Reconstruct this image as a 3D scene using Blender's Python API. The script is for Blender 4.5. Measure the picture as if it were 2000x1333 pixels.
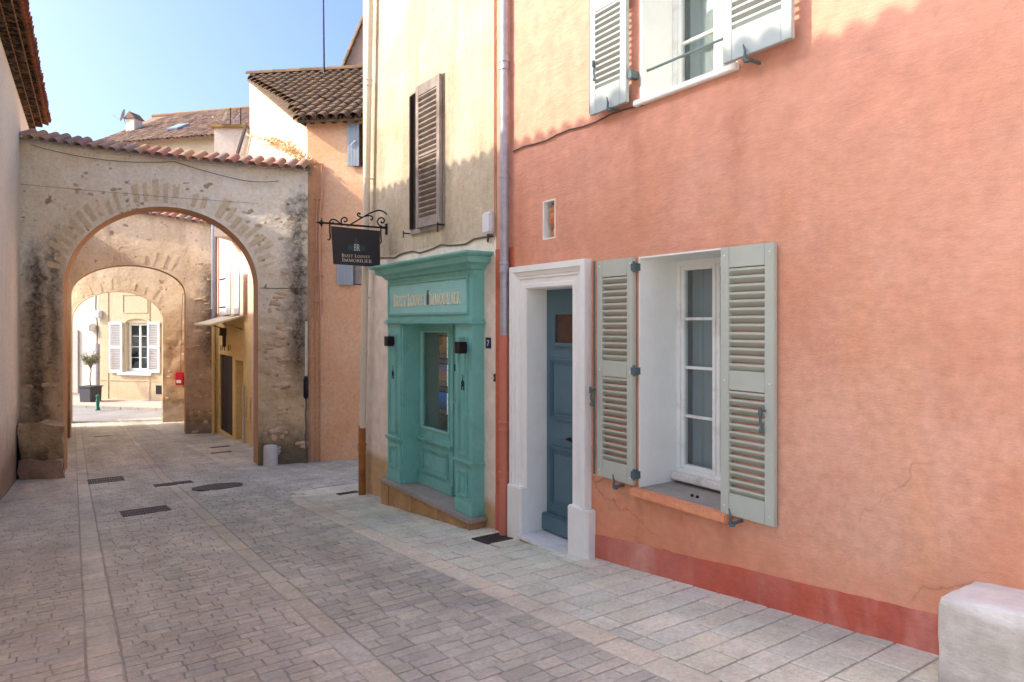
import bpy, bmesh, math, random
from mathutils import Vector, Matrix, noise, Euler
for o in list(bpy.data.objects): bpy.data.objects.remove(o)
R = random.Random(7)
scene = bpy.context.scene
COL = scene.collection

# ------------------------------------------------------------------ camera
F = 1333.333; VX = 105.0; HY = 630.0; EYE = 1.55
TH = math.atan((1000 - VX) / F); S, C = math.sin(TH), math.cos(TH)
cam = bpy.data.cameras.new('camera'); cam.lens = 24.0; cam.sensor_width = 36.0
cam.shift_y = -(666.5 - HY) / 2000.0; cam.clip_start = 0.05; cam.clip_end = 2000
co = bpy.data.objects.new('camera', cam); COL.objects.link(co)
co.location = (0, 0, EYE); co.rotation_euler = (math.pi / 2, 0, -TH)
scene.camera = co

# ------------------------------------------------------------------ light
SUN = Vector((-1.0, 0.48, 0.76)).normalized()
w = bpy.data.worlds.new('World'); scene.world = w; w.use_nodes = True
nt = w.node_tree; nt.nodes.clear()
sky = nt.nodes.new('ShaderNodeTexSky'); sky.sky_type = 'NISHITA'; sky.sun_disc = False
sky.sun_elevation = math.asin(SUN.z); sky.sun_rotation = math.atan2(SUN.x, SUN.y)
sky.air_density = 0.75; sky.dust_density = 5.0; sky.ozone_density = 7.0; sky.altitude = 10
bg = nt.nodes.new('ShaderNodeBackground'); bg.inputs['Strength'].default_value = 0.15
wo = nt.nodes.new('ShaderNodeOutputWorld')
nt.links.new(sky.outputs[0], bg.inputs[0]); nt.links.new(bg.outputs[0], wo.inputs[0])
sl = bpy.data.lights.new('sun', 'SUN'); sl.energy = 2.0; sl.angle = math.radians(0.6); sl.color = (1.0, 0.86, 0.73)
so = bpy.data.objects.new('sun', sl); COL.objects.link(so)
so.rotation_euler = (-SUN).to_track_quat('-Z', 'Y').to_euler(); so.location = (-20, 10, 30)
scene.view_settings.view_transform = 'Standard'; scene.view_settings.look = 'None'
scene.view_settings.exposure = 1.6; scene.view_settings.gamma = 1.0
scene.view_settings.use_white_balance = True; scene.view_settings.white_balance_temperature = 7000
scene.render.engine = 'CYCLES'
scene.cycles.max_bounces = 8; scene.cycles.diffuse_bounces = 4

# ------------------------------------------------------------------ pixel helpers (2000 x 1333 photograph)
PTS = [(0, 0), (15.2, -1.52), (24.7, -2.13), (31.2, -2.55), (34, -2.62), (400, -2.62)]
def gz(y):
    if y < 0: return min(-0.1 * y, 0.4)
    for (a, b), (c, d) in zip(PTS, PTS[1:]):
        if y <= c: return b + (d - b) * (y - a) / (c - a)
    return -2.62
def ray(x, y):
    u = (x - 1000) / F
    return Vector((S + u * C, C - u * S, (HY - y) / F))
def G(x, y):
    d = ray(x, y); lo, hi = 0.5, 90
    for i in range(50):
        t = (lo + hi) / 2
        if EYE + d.z * t > gz(d.y * t): lo = t
        else: hi = t
    return Vector((d.x * t, d.y * t, gz(d.y * t)))
def WL(x, y, X=3.8):                      # point on a wall plane of constant X -> (Y, Z)
    d = ray(x, y); t = X / d.x
    return d.y * t, EYE + d.z * t
def VP(x, y, t):                          # view-parallel plane at depth t -> local (x, z)
    return (x - 1000) / F * t, EYE + (HY - y) / F * t
def project(p):
    p = Vector(p); r = p.x * C - p.y * S; f = p.x * S + p.y * C
    if f < 0.1: return None
    return 1000 + F * r / f, HY - F * (p.z - EYE) / f, f
MV = Matrix.Rotation(-TH, 4, 'Z')         # local x = right, local y = depth
class Frame:                              # an upright plane, local x along it, local y into the building
    def __init__(s, origin, ang):
        s.M = Matrix.Translation(origin) @ Matrix.Rotation(ang, 4, 'Z'); s.I = s.M.inverted()
    def hit(s, px, py, d=0.0):
        o = s.I @ Vector((0, 0, EYE)); q = s.I.to_3x3() @ ray(px, py)
        t = (d - o.y) / q.y; p = o + q * t
        return p.x, p.z

# ------------------------------------------------------------------ mesh helpers
class MB:
    def __init__(s): s.v = []; s.f = []
    def add(s, vs, fs):
        n = len(s.v); s.v += [Vector(p) for p in vs]; s.f += [tuple(i + n for i in f) for f in fs]; return s
    def box(s, x0, x1, y0, y1, z0, z1, M=None):
        vs = [Vector((x, y, z)) for x in (x0, x1) for y in (y0, y1) for z in (z0, z1)]
        if M: vs = [M @ p for p in vs]
        return s.add(vs, [(0, 1, 3, 2), (4, 6, 7, 5), (0, 4, 5, 1), (2, 3, 7, 6), (0, 2, 6, 4), (1, 5, 7, 3)])
    def prism(s, pts, vec):
        n = len(pts); vec = Vector(vec); a = [Vector(p) for p in pts]
        return s.add(a + [p + vec for p in a], [tuple(range(n)), tuple(range(2 * n - 1, n - 1, -1))] + [(i, (i + 1) % n, n + (i + 1) % n, n + i) for i in range(n)])
    def tube(s, path, r, n=8, cap=True):
        path = [Vector(p) for p in path]; m = len(path); rs = r if isinstance(r, (list, tuple)) else [r] * m
        ring = []; up = Vector((0.13, 0.21, 0.97)).normalized()
        for i, p in enumerate(path):
            d = (path[min(i + 1, m - 1)] - path[max(i - 1, 0)])
            d = d.normalized() if d.length > 1e-9 else Vector((0, 0, 1))
            if abs(d.dot(up)) > 0.96: up = Vector((0.97, 0.2, 0.1)).normalized()
            a = d.cross(up).normalized(); b = a.cross(d)
            ring += [p + (a * math.cos(2 * math.pi * k / n) + b * math.sin(2 * math.pi * k / n)) * rs[i] for k in range(n)]
        fs = [(i * n + k, i * n + (k + 1) % n, (i + 1) * n + (k + 1) % n, (i + 1) * n + k) for i in range(m - 1) for k in range(n)]
        if cap: fs += [tuple(range(n - 1, -1, -1)), tuple((m - 1) * n + k for k in range(n))]
        return s.add(ring, fs)
    def lathe(s, prof, c, n=16):
        c = Vector(c); vs = [c + Vector((r * math.cos(2 * math.pi * k / n), r * math.sin(2 * math.pi * k / n), z)) for r, z in prof for k in range(n)]
        m = len(prof)
        fs = [(i * n + k, i * n + (k + 1) % n, (i + 1) * n + (k + 1) % n, (i + 1) * n + k) for i in range(m - 1) for k in range(n)]
        fs += [tuple(range(n - 1, -1, -1)), tuple((m - 1) * n + k for k in range(n))]
        return s.add(vs, fs)
    def grid(s, rows, closed=False):
        m, n = len(rows), len(rows[0]); vs = [p for r in rows for p in r]
        return s.add(vs, [(i * n + k, i * n + k + 1, (i + 1) * n + k + 1, (i + 1) * n + k) for i in range(m - 1) for k in range(n - 1)])
    def xf(s, M): s.v = [M @ p for p in s.v]; return s
WM = {}
def mesh_of(mb, name, mat, bevel=0, smooth=False, seg=2, recalc=True, origin=None):
    vs = mb.v if origin is None else [p - origin for p in mb.v]
    me = bpy.data.meshes.new(name); me.from_pydata([tuple(p) for p in vs], [], mb.f)
    bm = bmesh.new(); bm.from_mesh(me)
    if recalc: bmesh.ops.recalc_face_normals(bm, faces=bm.faces)
    if bevel:
        es = [e for e in bm.edges if len(e.link_faces) == 2 and e.calc_face_angle(0) > 0.5]
        bmesh.ops.bevel(bm, geom=es, offset=bevel, segments=seg, affect='EDGES', clamp_overlap=True)
    bm.to_mesh(me); bm.free()
    if smooth:
        for p in me.polygons: p.use_smooth = True
        try: me.set_sharp_from_angle(angle=math.radians(35))
        except Exception: pass
    if mat: me.materials.append(mat)
    return me
def place(name, me, parent, M):
    o = bpy.data.objects.new(name, me); COL.objects.link(o); WM[o] = M
    if parent is not None:
        o.parent = parent; o.matrix_basis = WM[parent].inverted() @ M
    else: o.matrix_basis = M
    return o
def obj(name, mb, mat, parent=None, bevel=0, smooth=False, seg=2, M=None, recalc=True):
    if M is not None: mb.xf(M)
    lo = Vector([min(p[i] for p in mb.v) for i in range(3)]); hi = Vector([max(p[i] for p in mb.v) for i in range(3)])
    org = Vector(((lo.x + hi.x) / 2, (lo.y + hi.y) / 2, lo.z))
    return place(name, mesh_of(mb, name, mat, bevel, smooth, seg, recalc, org), parent, Matrix.Translation(org))
def inst(name, me, parent, loc, rot=None, scale=None):
    M = Matrix.Translation(loc)
    if rot is not None: M = M @ (rot.to_matrix().to_4x4() if isinstance(rot, Euler) else rot)
    if scale is not None: M = M @ Matrix.Diagonal((scale[0], scale[1], scale[2], 1))
    return place(name, me, parent, M)
def tag(o, label=None, cat=None, group=None, kind=None):
    if label: o['label'] = label
    if cat: o['category'] = cat
    if group: o['group'] = group
    if kind: o['kind'] = kind
    return o
def thing(name, label, cat, loc=(0, 0, 0), group=None):
    o = place(name, None, None, Matrix.Translation(loc)); o.empty_display_size = 0.1
    return tag(o, label, cat, group)

# ------------------------------------------------------------------ materials
class NT:
    def __init__(s, name):
        s.m = bpy.data.materials.new(name); s.m.use_nodes = True; s.t = s.m.node_tree; s.t.nodes.clear()
        s.out = s.n('ShaderNodeOutputMaterial'); s.b = s.n('ShaderNodeBsdfPrincipled'); s.l(s.b, 0, s.out, 0)
        s.pos = s.n('ShaderNodeNewGeometry')
    def n(s, ty, **k):
        x = s.t.nodes.new(ty)
        for a, v in k.items(): setattr(x, a, v)
        return x
    def l(s, a, i, b, j): s.t.links.new(a.outputs[i], b.inputs[j])
    def noise(s, scale, detail=5, rough=0.6, stretch=(1, 1, 1), off=(0, 0, 0), coord=None):
        mp = s.n('ShaderNodeMapping'); mp.inputs['Scale'].default_value = stretch; mp.inputs['Location'].default_value = off
        if coord: s.l(coord[0], coord[1], mp, 0)
        else: s.l(s.pos, 'Position', mp, 0)
        x = s.n('ShaderNodeTexNoise'); x.inputs['Scale'].default_value = scale; x.inputs['Detail'].default_value = min(detail, 4); x.inputs['Roughness'].default_value = rough
        s.l(mp, 0, x, 'Vector'); return x
    def ramp(s, src, stops, i=0):
        r = s.n('ShaderNodeValToRGB'); e = r.color_ramp.elements
        while len(e) < len(stops): e.new(0.5)
        for el, (p, c) in zip(e, stops): el.position = p; el.color = (*c[:3], 1) if not isinstance(c, (int, float)) else (c, c, c, 1)
        s.l(src, i, r, 0); return r
    def mix(s, a, b, fac, mode='MIX', f=None):
        x = s.n('ShaderNodeMix', data_type='RGBA', blend_type=mode)
        def put(v, k):
            if isinstance(v, tuple) and len(v) == 2 and hasattr(v[0], 'outputs'): s.l(v[0], v[1], x, k)
            elif hasattr(v, 'outputs'): s.t.links.new(v.outputs[2] if v.bl_idname == 'ShaderNodeMix' else v.outputs[0], x.inputs[k])
            else: x.inputs[k].default_value = (*v[:3], 1)
        put(a, 6); put(b, 7)
        if hasattr(fac, 'outputs'): s.t.links.new(fac.outputs[2] if fac.bl_idname == 'ShaderNodeMix' else fac.outputs[0], x.inputs[0])
        else: x.inputs[0].default_value = fac
        return x
    def math(s, op, a, b=0.0, c=None):
        x = s.n('ShaderNodeMath', operation=op)
        for k, v in enumerate((a, b, c)):
            if v is None: continue
            if hasattr(v, 'outputs'): s.t.links.new(v.outputs[2] if v.bl_idname == 'ShaderNodeMix' else v.outputs[0], x.inputs[k])
            elif isinstance(v, tuple): s.l(v[0], v[1], x, k)
            else: x.inputs[k].default_value = v
        return x
    def sep(s):
        x = s.n('ShaderNodeSeparateXYZ'); s.l(s.pos, 'Position', x, 0); return x
    def color(s, src):
        s.t.links.new(src.outputs[2] if src.bl_idname == 'ShaderNodeMix' else src.outputs[0], s.b.inputs['Base Color']); return s
    def bump(s, srcs, dist=0.01, strength=1.0):
        prev = None
        for src, d in srcs:
            b = s.n('ShaderNodeBump'); b.inputs['Strength'].default_value = strength; b.inputs['Distance'].default_value = d
            s.t.links.new(src.outputs[2] if src.bl_idname == 'ShaderNodeMix' else src.outputs[0], b.inputs['Height'])
            if prev: s.l(prev, 0, b, 'Normal')
            prev = b
        s.l(prev, 0, s.b, 'Normal'); return s
    def rough(s, v, spec=0.3):
        s.b.inputs['Roughness'].default_value = v; s.b.inputs['Specular IOR Level'].default_value = spec; return s
def rgb(r, g, b):                          # sRGB 0-255 -> linear
    f = lambda c: (c / 255) / 12.92 if c / 255 <= 0.04045 else ((c / 255 + 0.055) / 1.055) ** 2.4
    return (f(r), f(g), f(b))
def mul(c, k): return tuple(min(x * k, 1) for x in c)
def stucco(name, c1, c2, c3, bands=(), bump=0.006, streak=0.35, rough=0.92, fine=90, blotch=0.9, stains=(), patch=None, crack=0.0):
    """plaster: two tones in blotches, a third in vertical streaks; bands = (z, soft, wobble, colour, below?)"""
    m = NT(name); m.rough(rough, 0.15)
    a = m.noise(blotch, 7, 0.62); ra = m.ramp(a, [(0.36, c1), (0.64, c2)])
    b = m.noise(1.6, 5, 0.65, stretch=(1, 1, 0.25), off=(3, 7, 1)); rb = m.ramp(b, [(0.5, 0.0), (0.72, 1.0)])
    x = m.mix(ra, c3, m.math('MULTIPLY', rb, streak))
    d = m.noise(14, 6, 0.7); rd = m.ramp(d, [(0.3, 0.86), (0.7, 1.1)])
    x = m.mix(x, rd, 1.0, 'MULTIPLY')
    if patch:
        pn = m.noise(0.42, 4, 0.62, off=(6, 2, 4)); x = m.mix(x, patch, m.math('MULTIPLY', m.ramp(pn, [(0.44, 0.0), (0.66, 1.0)]), 0.7))
    if crack:
        wv = m.noise(2.5, 4, 0.6, off=(1, 5, 2)); mp = m.n('ShaderNodeVectorMath', operation='ADD'); sc_ = m.n('ShaderNodeVectorMath', operation='SCALE'); m.l(wv, 'Color', sc_, 0); sc_.inputs['Scale'].default_value = 0.35
        m.l(m.pos, 'Position', mp, 0); m.l(sc_, 0, mp, 1); vo = m.n('ShaderNodeTexVoronoi', feature='DISTANCE_TO_EDGE'); vo.inputs['Scale'].default_value = 0.75; m.l(mp, 0, vo, 'Vector')
        ck_ = m.ramp(vo, [(0.0, 1.0), (0.006, 0.0)]); mk = m.noise(0.8, 3, 0.5, off=(9, 9, 9)); x = m.mix(x, mul(c2, 0.55), m.math('MULTIPLY', m.math('MULTIPLY', ck_, m.ramp(mk, [(0.52, 0.0), (0.62, 1.0)])), crack))
    sp = m.sep()
    for z, soft, wob, col, below in bands:
        nz = m.noise(2.2, 6, 0.7, off=(z * 9, 2, 5))
        h = m.math('ADD', (sp, 2), m.math('MULTIPLY', m.math('SUBTRACT', nz, 0.5), wob))
        k = m.n('ShaderNodeMapRange'); m.l(h, 0, k, 0)
        k.inputs[1].default_value = z - soft; k.inputs[2].default_value = z + soft
        k.inputs[3].default_value = 1 if below else 0; k.inputs[4].default_value = 0 if below else 1
        nn = m.noise(5, 5, 0.65, off=(9, z, 1)); cc = m.ramp(nn, [(0.3, mul(col, 0.86)), (0.7, mul(col, 1.12))])
        x = m.mix(x, cc, k)
    for fn in stains: x = fn(m, x)
    m.color(x)
    f = m.noise(fine, 6, 0.7); g = m.noise(6, 5, 0.65, stretch=(1, .6, 1.5)); fm = m.noise(1.1, 3, .5, off=(3, 3, 3)); f2 = m.math('MULTIPLY', f, m.ramp(fm, [(0.35, 0.25), (0.65, 1.0)]))
    m.bump([(g, bump * 2.6), (f2, bump)]); return m.m
def paint(name, c, rough=0.45, vary=0.12, bump=0.0012, spec=0.4, dirt=None):
    m = NT(name); m.rough(rough, spec)
    a = m.noise(4, 6, 0.7); x = m.ramp(a, [(0.3, mul(c, 1 - vary)), (0.7, mul(c, 1 + vary * 0.6))])
    if dirt:
        d = m.noise(2.5, 8, 0.75, off=(5, 1, 9)); k = m.ramp(d, [(0.52, 0.0), (0.75, 0.6)]); x = m.mix(x, dirt, k)
    m.color(x); g = m.noise(40, 5, 0.6, stretch=(1, 1, 0.3)); m.bump([(g, bump)]); return m.m
def metal(name, c, rough=0.5, rust=None):
    m = NT(name); m.rough(rough, 0.5); m.b.inputs['Metallic'].default_value = 0.5
    a = m.noise(9, 6, 0.7); x = m.ramp(a, [(0.3, mul(c, 0.8)), (0.7, mul(c, 1.15))])
    if rust:
        d = m.noise(6, 8, 0.75, off=(5, 1, 9)); k = m.ramp(d, [(0.45, 0.0), (0.6, 0.9)]); x = m.mix(x, rust, k)
    m.color(x); m.bump([(m.noise(60, 4), 0.001)]); return m.m
def glass(name, tint=(0.9, 0.95, 0.95), refl=0.1):
    m = NT(name); m.t.nodes.remove(m.b)
    tr = m.n('ShaderNodeBsdfTransparent'); tr.inputs[0].default_value = (*tint, 1)
    gl = m.n('ShaderNodeBsdfGlossy'); gl.inputs['Roughness'].default_value = 0.02
    lw = m.n('ShaderNodeVectorMath', operation='DOT_PRODUCT'); m.l(m.pos, 'Incoming', lw, 0); m.l(m.pos, 'Normal', lw, 1)
    cs_ = m.math('ABSOLUTE', (lw, 'Value')); k = m.math('ADD', m.math('MULTIPLY', m.math('POWER', m.math('SUBTRACT', 1.0, cs_), 5.0), 0.9), refl * 0.5); mx = m.n('ShaderNodeMixShader'); m.l(k, 0, mx, 0); m.l(tr, 0, mx, 1); m.l(gl, 0, mx, 2); m.l(mx, 0, m.out, 0)
    nb = m.noise(1.5, 2); b = m.n('ShaderNodeBump'); b.inputs['Distance'].default_value = 0.004; m.l(nb, 0, b, 'Height'); m.l(b, 0, gl, 'Normal')
    return m.m
def flat(name, c, rough=0.7):
    m = NT(name); m.rough(rough, 0.3); a = m.noise(30, 4); m.color(m.ramp(a, [(0.3, mul(c, 0.9)), (0.7, mul(c, 1.08))])); return m.m
def tiles_mat(name, cols, lichen, amount=0.5):
    m = NT(name); m.rough(0.9, 0.2)
    oi = m.n('ShaderNodeObjectInfo'); x = m.ramp(oi, [(i / (len(cols) - 1), c) for i, c in enumerate(cols)], 'Random')
    at = m.n('ShaderNodeAttribute', attribute_name='Col'); x = m.mix(x, (at, 0), 1.0, 'MULTIPLY')
    a = m.noise(9, 7, 0.75); k = m.ramp(a, [(0.45, 0.0), (0.62, amount)]); x = m.mix(x, lichen, k)
    b = m.noise(30, 5, 0.7); k2 = m.ramp(b, [(0.58, 0.0), (0.7, 0.5)]); x = m.mix(x, rgb(60, 52, 44), k2)
    m.color(x); m.bump([(m.noise(40, 5), 0.004)]); return m.m
def vcol_mat(name, rough=0.75, dark=(0.1, 0.09, 0.09), bump=0.003):
    m = NT(name); m.rough(rough, 0.35)
    at = m.n('ShaderNodeAttribute', attribute_name='Col')
    a = m.noise(35, 7, 0.75); r = m.ramp(a, [(0.25, 0.72), (0.75, 1.18)]); x = m.mix((at, 0), r, 1.0, 'MULTIPLY')
    b = m.noise(0.9, 6, 0.7, off=(4, 4, 0)); r2 = m.ramp(b, [(0.3, 0.78), (0.7, 1.12)]); x = m.mix(x, r2, 1.0, 'MULTIPLY')
    tw = m.noise(1.6, 4, 0.6, stretch=(1, .1, 1), off=(2, 0, 0)); r3 = m.ramp(tw, [(0.35, 0.8), (0.65, 1.12)]); x = m.mix(x, r3, 1.0, 'MULTIPLY')
    d = m.noise(8, 8, 0.8, off=(1, 7, 3)); k = m.ramp(d, [(0.6, 0.0), (0.74, 0.45)]); x = m.mix(x, dark, k)
    m.color(x)
    rr = m.noise(1.2, 4, 0.6); k3 = m.ramp(rr, [(0.3, rough - 0.15), (0.7, rough + 0.1)]); m.l(k3, 0, m.b, 'Roughness')
    m.bump([(m.noise(28, 6, 0.7), bump), (m.noise(120, 4, 0.6), bump * 0.4)]); return m.m

# ------------------------------------------------------------------ material set
def stain_fn(bands, col=(52, 46, 42)):
    """dark rain streaks at fixed places on a wall: (x, y, radius, z0, z1, strength)"""
    def fn(m, x):
        sp = m.sep(); tot = None
        for (sx, sy, r, z0, z1, k) in bands:
            dx = m.math('SUBTRACT', (sp, 0), sx); dy = m.math('SUBTRACT', (sp, 1), sy)
            dd = m.math('SQRT', m.math('ADD', m.math('MULTIPLY', dx, dx), m.math('MULTIPLY', dy, dy)))
            wob = m.noise(2.5, 7, 0.75, off=(sx, sy, 2)); dd = m.math('ADD', dd, m.math('MULTIPLY', m.math('SUBTRACT', wob, 0.5), r * 2.2))
            a = m.n('ShaderNodeMapRange'); m.l(dd, 0, a, 0); a.inputs[1].default_value = r * 0.15; a.inputs[2].default_value = r * 1.25; a.inputs[3].default_value = k; a.inputs[4].default_value = 0
            zz = m.math('ADD', (sp, 2), m.math('MULTIPLY', m.math('SUBTRACT', wob, 0.5), 1.6))
            b = m.n('ShaderNodeMapRange'); m.l(zz, 0, b, 0); b.inputs[1].default_value = z1 - 0.5; b.inputs[2].default_value = z1 + 0.2; b.inputs[3].default_value = 1; b.inputs[4].default_value = 0
            c = m.n('ShaderNodeMapRange'); m.l(zz, 0, c, 0); c.inputs[1].default_value = z0 - 0.4; c.inputs[2].default_value = z0 + 0.6; c.inputs[3].default_value = 0; c.inputs[4].default_value = 1
            v = m.math('MULTIPLY', m.math('MULTIPLY', a, b), c)
            tot = v if tot is None else m.math('MAXIMUM', tot, v)
        br = m.noise(11, 7, 0.75, off=(2, 2, 8)); tot = m.math('MULTIPLY', tot, m.ramp(br, [(0.25, 0.45), (0.6, 1.0)]))
        return m.mix(x, rgb(*col), tot)
    return fn
def spots_fn(m, x):                        # bare brown stones and holes showing through thin plaster
    a = m.noise(3.2, 3, 0.5, stretch=(1, 1, 1.5), off=(8, 1, 3)); k = m.ramp(a, [(0.66, 0.0), (0.7, 0.75)])
    x = m.mix(x, rgb(150, 112, 78), k)
    b = m.noise(6.5, 3, 0.5, stretch=(1, 1, 1.7), off=(2, 9, 3)); k = m.ramp(b, [(0.7, 0.0), (0.73, 0.7)])
    return m.mix(x, rgb(104, 82, 62), k)
def moss_fn(z0, z1, amt):
    def fn(m, x):
        sp = m.sep(); nz = m.noise(4, 7, 0.75, off=(1, 1, 4))
        h = m.math('ADD', (sp, 2), m.math('MULTIPLY', m.math('SUBTRACT', nz, 0.5), 1.1))
        k = m.n('ShaderNodeMapRange'); m.l(h, 0, k, 0); k.inputs[1].default_value = z0; k.inputs[2].default_value = z1; k.inputs[3].default_value = amt; k.inputs[4].default_value = 0
        return m.mix(x, rgb(74, 66, 44), k)
    return fn
pink = stucco('pink_stucco', rgb(222, 168, 140), rgb(208, 140, 108), rgb(222, 156, 108), bump=0.005, streak=0.6, blotch=0.75, patch=rgb(214, 144, 108), crack=0.8,
              stains=[stain_fn([(3.8, 3.02, .07, -.25, .22, .5), (3.8, 3.88, .06, -.3, .22, .45), (3.8, 2.96, .09, 2.5, 3.2, .4), (3.8, 3.9, .08, 2.6, 3.2, .4), (3.8, 5.5, .12, 2.0, 3.1, .3)], (150, 84, 62)), stain_fn([(3.8, 2.2, .5, .3, 1.5, .35), (3.8, 1.5, .4, 1.2, 2.4, .3), (3.8, 4.5, .3, 2.3, 2.9, .3)], (232, 178, 152))],
              bands=[(2.5, 1.2, 1.4, rgb(222, 162, 138), False), (0.02, 0.3, 0.8, rgb(224, 148, 112), True)])
pink_band = stucco('red_base_band', rgb(188, 100, 84), rgb(200, 100, 78), rgb(222, 164, 148), bump=0.005, streak=0.95, blotch=2.4, patch=rgb(212, 140, 122))
cream = stucco('cream_stucco', rgb(204, 190, 166), rgb(190, 174, 146), rgb(150, 138, 116), bump=0.004, streak=0.8, blotch=1.3,
               bands=[(2.44, 0.03, 0.05, rgb(236, 224, 206), True), (-0.33, 0.05, 0.12, rgb(204, 172, 130), True)])
pink_jamb = stucco('terracotta_strip', rgb(202, 118, 90), rgb(190, 104, 78), rgb(206, 130, 100), bump=0.004)
left_pl = stucco('beige_pink_plaster', rgb(240, 230, 208), rgb(234, 220, 196), rgb(226, 206, 180), bump=0.005, streak=0.4,
                 bands=[(-0.6, 0.5, 0.9, rgb(150, 128, 108), True)])
orange = stucco('orange_stucco', rgb(246, 200, 160), rgb(240, 184, 140), rgb(246, 204, 168), bump=0.004, streak=0.3)
cream_side = stucco('pale_side_plaster', rgb(226, 206, 178), rgb(216, 194, 162), rgb(196, 172, 140), bump=0.004)
yellow = stucco('ochre_paint', rgb(230, 202, 144), rgb(222, 192, 132), rgb(214, 178, 116), bump=0.002)
upper_pink = stucco('faded_pink_plaster', rgb(232, 196, 178), rgb(224, 184, 164), rgb(212, 172, 152), bump=0.003)
far_yellow = stucco('far_ochre_facade', rgb(202, 184, 154), rgb(194, 176, 144), rgb(182, 162, 130), bump=0.002, streak=0.25)
far_white = stucco('far_white_wall', rgb(210, 204, 190), rgb(204, 196, 182), rgb(190, 182, 166), bump=0.002)
grey_white = stucco('old_white_wall', rgb(216, 206, 194), rgb(206, 196, 182), rgb(176, 166, 152), bump=0.003)
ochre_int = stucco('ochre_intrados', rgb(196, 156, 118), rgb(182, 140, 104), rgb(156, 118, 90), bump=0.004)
marble = stucco('marble', rgb(214, 216, 214), rgb(226, 226, 222), rgb(186, 194, 198), bump=0.0006, rough=0.4, streak=0.5)
slab_stone = stucco('grey_sill_stone', rgb(158, 150, 140), rgb(172, 162, 150), rgb(140, 134, 124), bump=0.002)
plinth_stone = stucco('tan_plinth_stone', rgb(200, 164, 118), rgb(178, 142, 100), rgb(128, 100, 74), bump=0.01, blotch=3)
block_mat = stucco('roughcast_block', rgb(212, 206, 194), rgb(198, 190, 178), rgb(160, 150, 136), bump=0.008, fine=60, blotch=2.4, streak=.7, bands=[(-.12, .07, .2, rgb(142, 130, 116), True), (.245, .02, .06, rgb(226, 222, 214), False)])
post_mat = stucco('white_post_stone', rgb(214, 208, 200), rgb(200, 194, 184), rgb(150, 140, 128), bump=0.004)
rubble = stucco('rubble_stone', rgb(220, 194, 162), rgb(202, 172, 138), rgb(166, 142, 118), bump=0.012, blotch=3.0, fine=45)
voussoir_mat = stucco('voussoir_stone', rgb(234, 214, 178), rgb(224, 202, 166), rgb(204, 180, 148), bump=0.006, blotch=3)
white_paint = paint('white_render', rgb(238, 241, 234), 0.7, 0.05, 0.002)
white_wood = paint('white_wood', rgb(238, 240, 232), 0.45, 0.05, dirt=rgb(176, 166, 140))
white_dirty = paint('worn_white_wood', rgb(226, 222, 212), 0.6, 0.08, dirt=rgb(120, 108, 84))
shutter_paint = paint('grey_green_shutter', rgb(184, 191, 176), 0.5, 0.04)
shutter_up = paint('pale_grey_shutter', rgb(172, 184, 180), 0.5, 0.04)
shutter_blue = paint('grey_blue_shutter', rgb(164, 176, 184), 0.6, 0.08)
shutter_white = paint('white_shutter', rgb(222, 226, 230), 0.6, 0.05)
brown_wood = paint('weathered_brown_wood', rgb(156, 146, 136), 0.8, 0.25, 0.004, 0.2, dirt=rgb(84, 58, 44))
dark_wood = paint('dark_brown_wood', rgb(58, 46, 42), 0.7, 0.2)
black_door = paint('black_planks', rgb(46, 38, 40), 0.6, 0.2)
teal_door = paint('blue_teal_door', rgb(84, 116, 126), 0.4, 0.08)
teal = paint('teal_shop_paint', rgb(122, 192, 182), 0.5, 0.09, dirt=rgb(84, 146, 136))
teal_light = paint('teal_panel_paint', rgb(146, 208, 202), 0.5, 0.07)
cream_letter = paint('cream_letters', rgb(242, 232, 208), 0.5, 0.04)
iron = metal('wrought_iron', rgb(40, 36, 36), 0.6)
hinge_mat = paint('grey_blue_ironwork', rgb(84, 104, 106), 0.5, 0.1)
sign_black = paint('black_sign_board', rgb(48, 47, 52), 0.5, 0.12)
sign_teal = paint('dim_teal_print', rgb(46, 76, 86), 0.55, 0.1)
lamp_black = metal('black_lamp_metal', rgb(34, 30, 40), 0.45)
zinc = metal('painted_zinc', rgb(170, 172, 182), 0.5)
zinc_cream = paint('cream_pipe_paint', rgb(216, 206, 186), 0.5, 0.05)
zinc_blue = paint('blue_grey_pipe', rgb(146, 158, 174), 0.5, 0.06)
rust = paint('rusty_iron', rgb(168, 112, 66), 0.85, 0.3, 0.004, 0.2, dirt=rgb(96, 56, 36))
terra_pipe = paint('terracotta_pipe_paint', rgb(202, 122, 98), 0.6, 0.06)
plastic_white = paint('white_plastic', rgb(222, 222, 224), 0.4, 0.03)
enamel = paint('blue_enamel', rgb(34, 44, 78), 0.3, 0.05)
cast = metal('cast_iron', rgb(74, 70, 72), 0.6)
pit_shade = flat('drain_shade', rgb(22, 20, 20))
cable_dark = flat('dark_cable', rgb(104, 88, 74))
cable_pale = paint('painted_cable', rgb(222, 170, 134), 0.6, 0.1)
red_box = paint('red_enamel', rgb(196, 40, 60), 0.4, 0.05)
green_iron = paint('green_bollard_paint', rgb(24, 104, 78), 0.35, 0.06)
planter_mat = paint('dark_planter', rgb(62, 64, 70), 0.6, 0.06)
dish_mat = paint('satellite_dish_grey', rgb(196, 192, 192), 0.5, 0.05)
pane_mat = glass('window_glass')
shop_glass = glass('shop_glass', (0.90, 0.95, 0.94), 0.06)
curtain_mat = paint('grey_voile', rgb(158, 162, 160), 0.9, 0.05)
room_dark = flat('dim_room', rgb(190, 200, 192))
room_shade = flat('room_shade', rgb(40, 44, 46))
asphalt = stucco('pale_asphalt', rgb(150, 148, 146), rgb(138, 136, 134), rgb(160, 156, 150), bump=0.003)
pink_pave = stucco('pink_pavement', rgb(196, 172, 158), rgb(184, 160, 146), rgb(170, 150, 140), bump=0.003)
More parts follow.
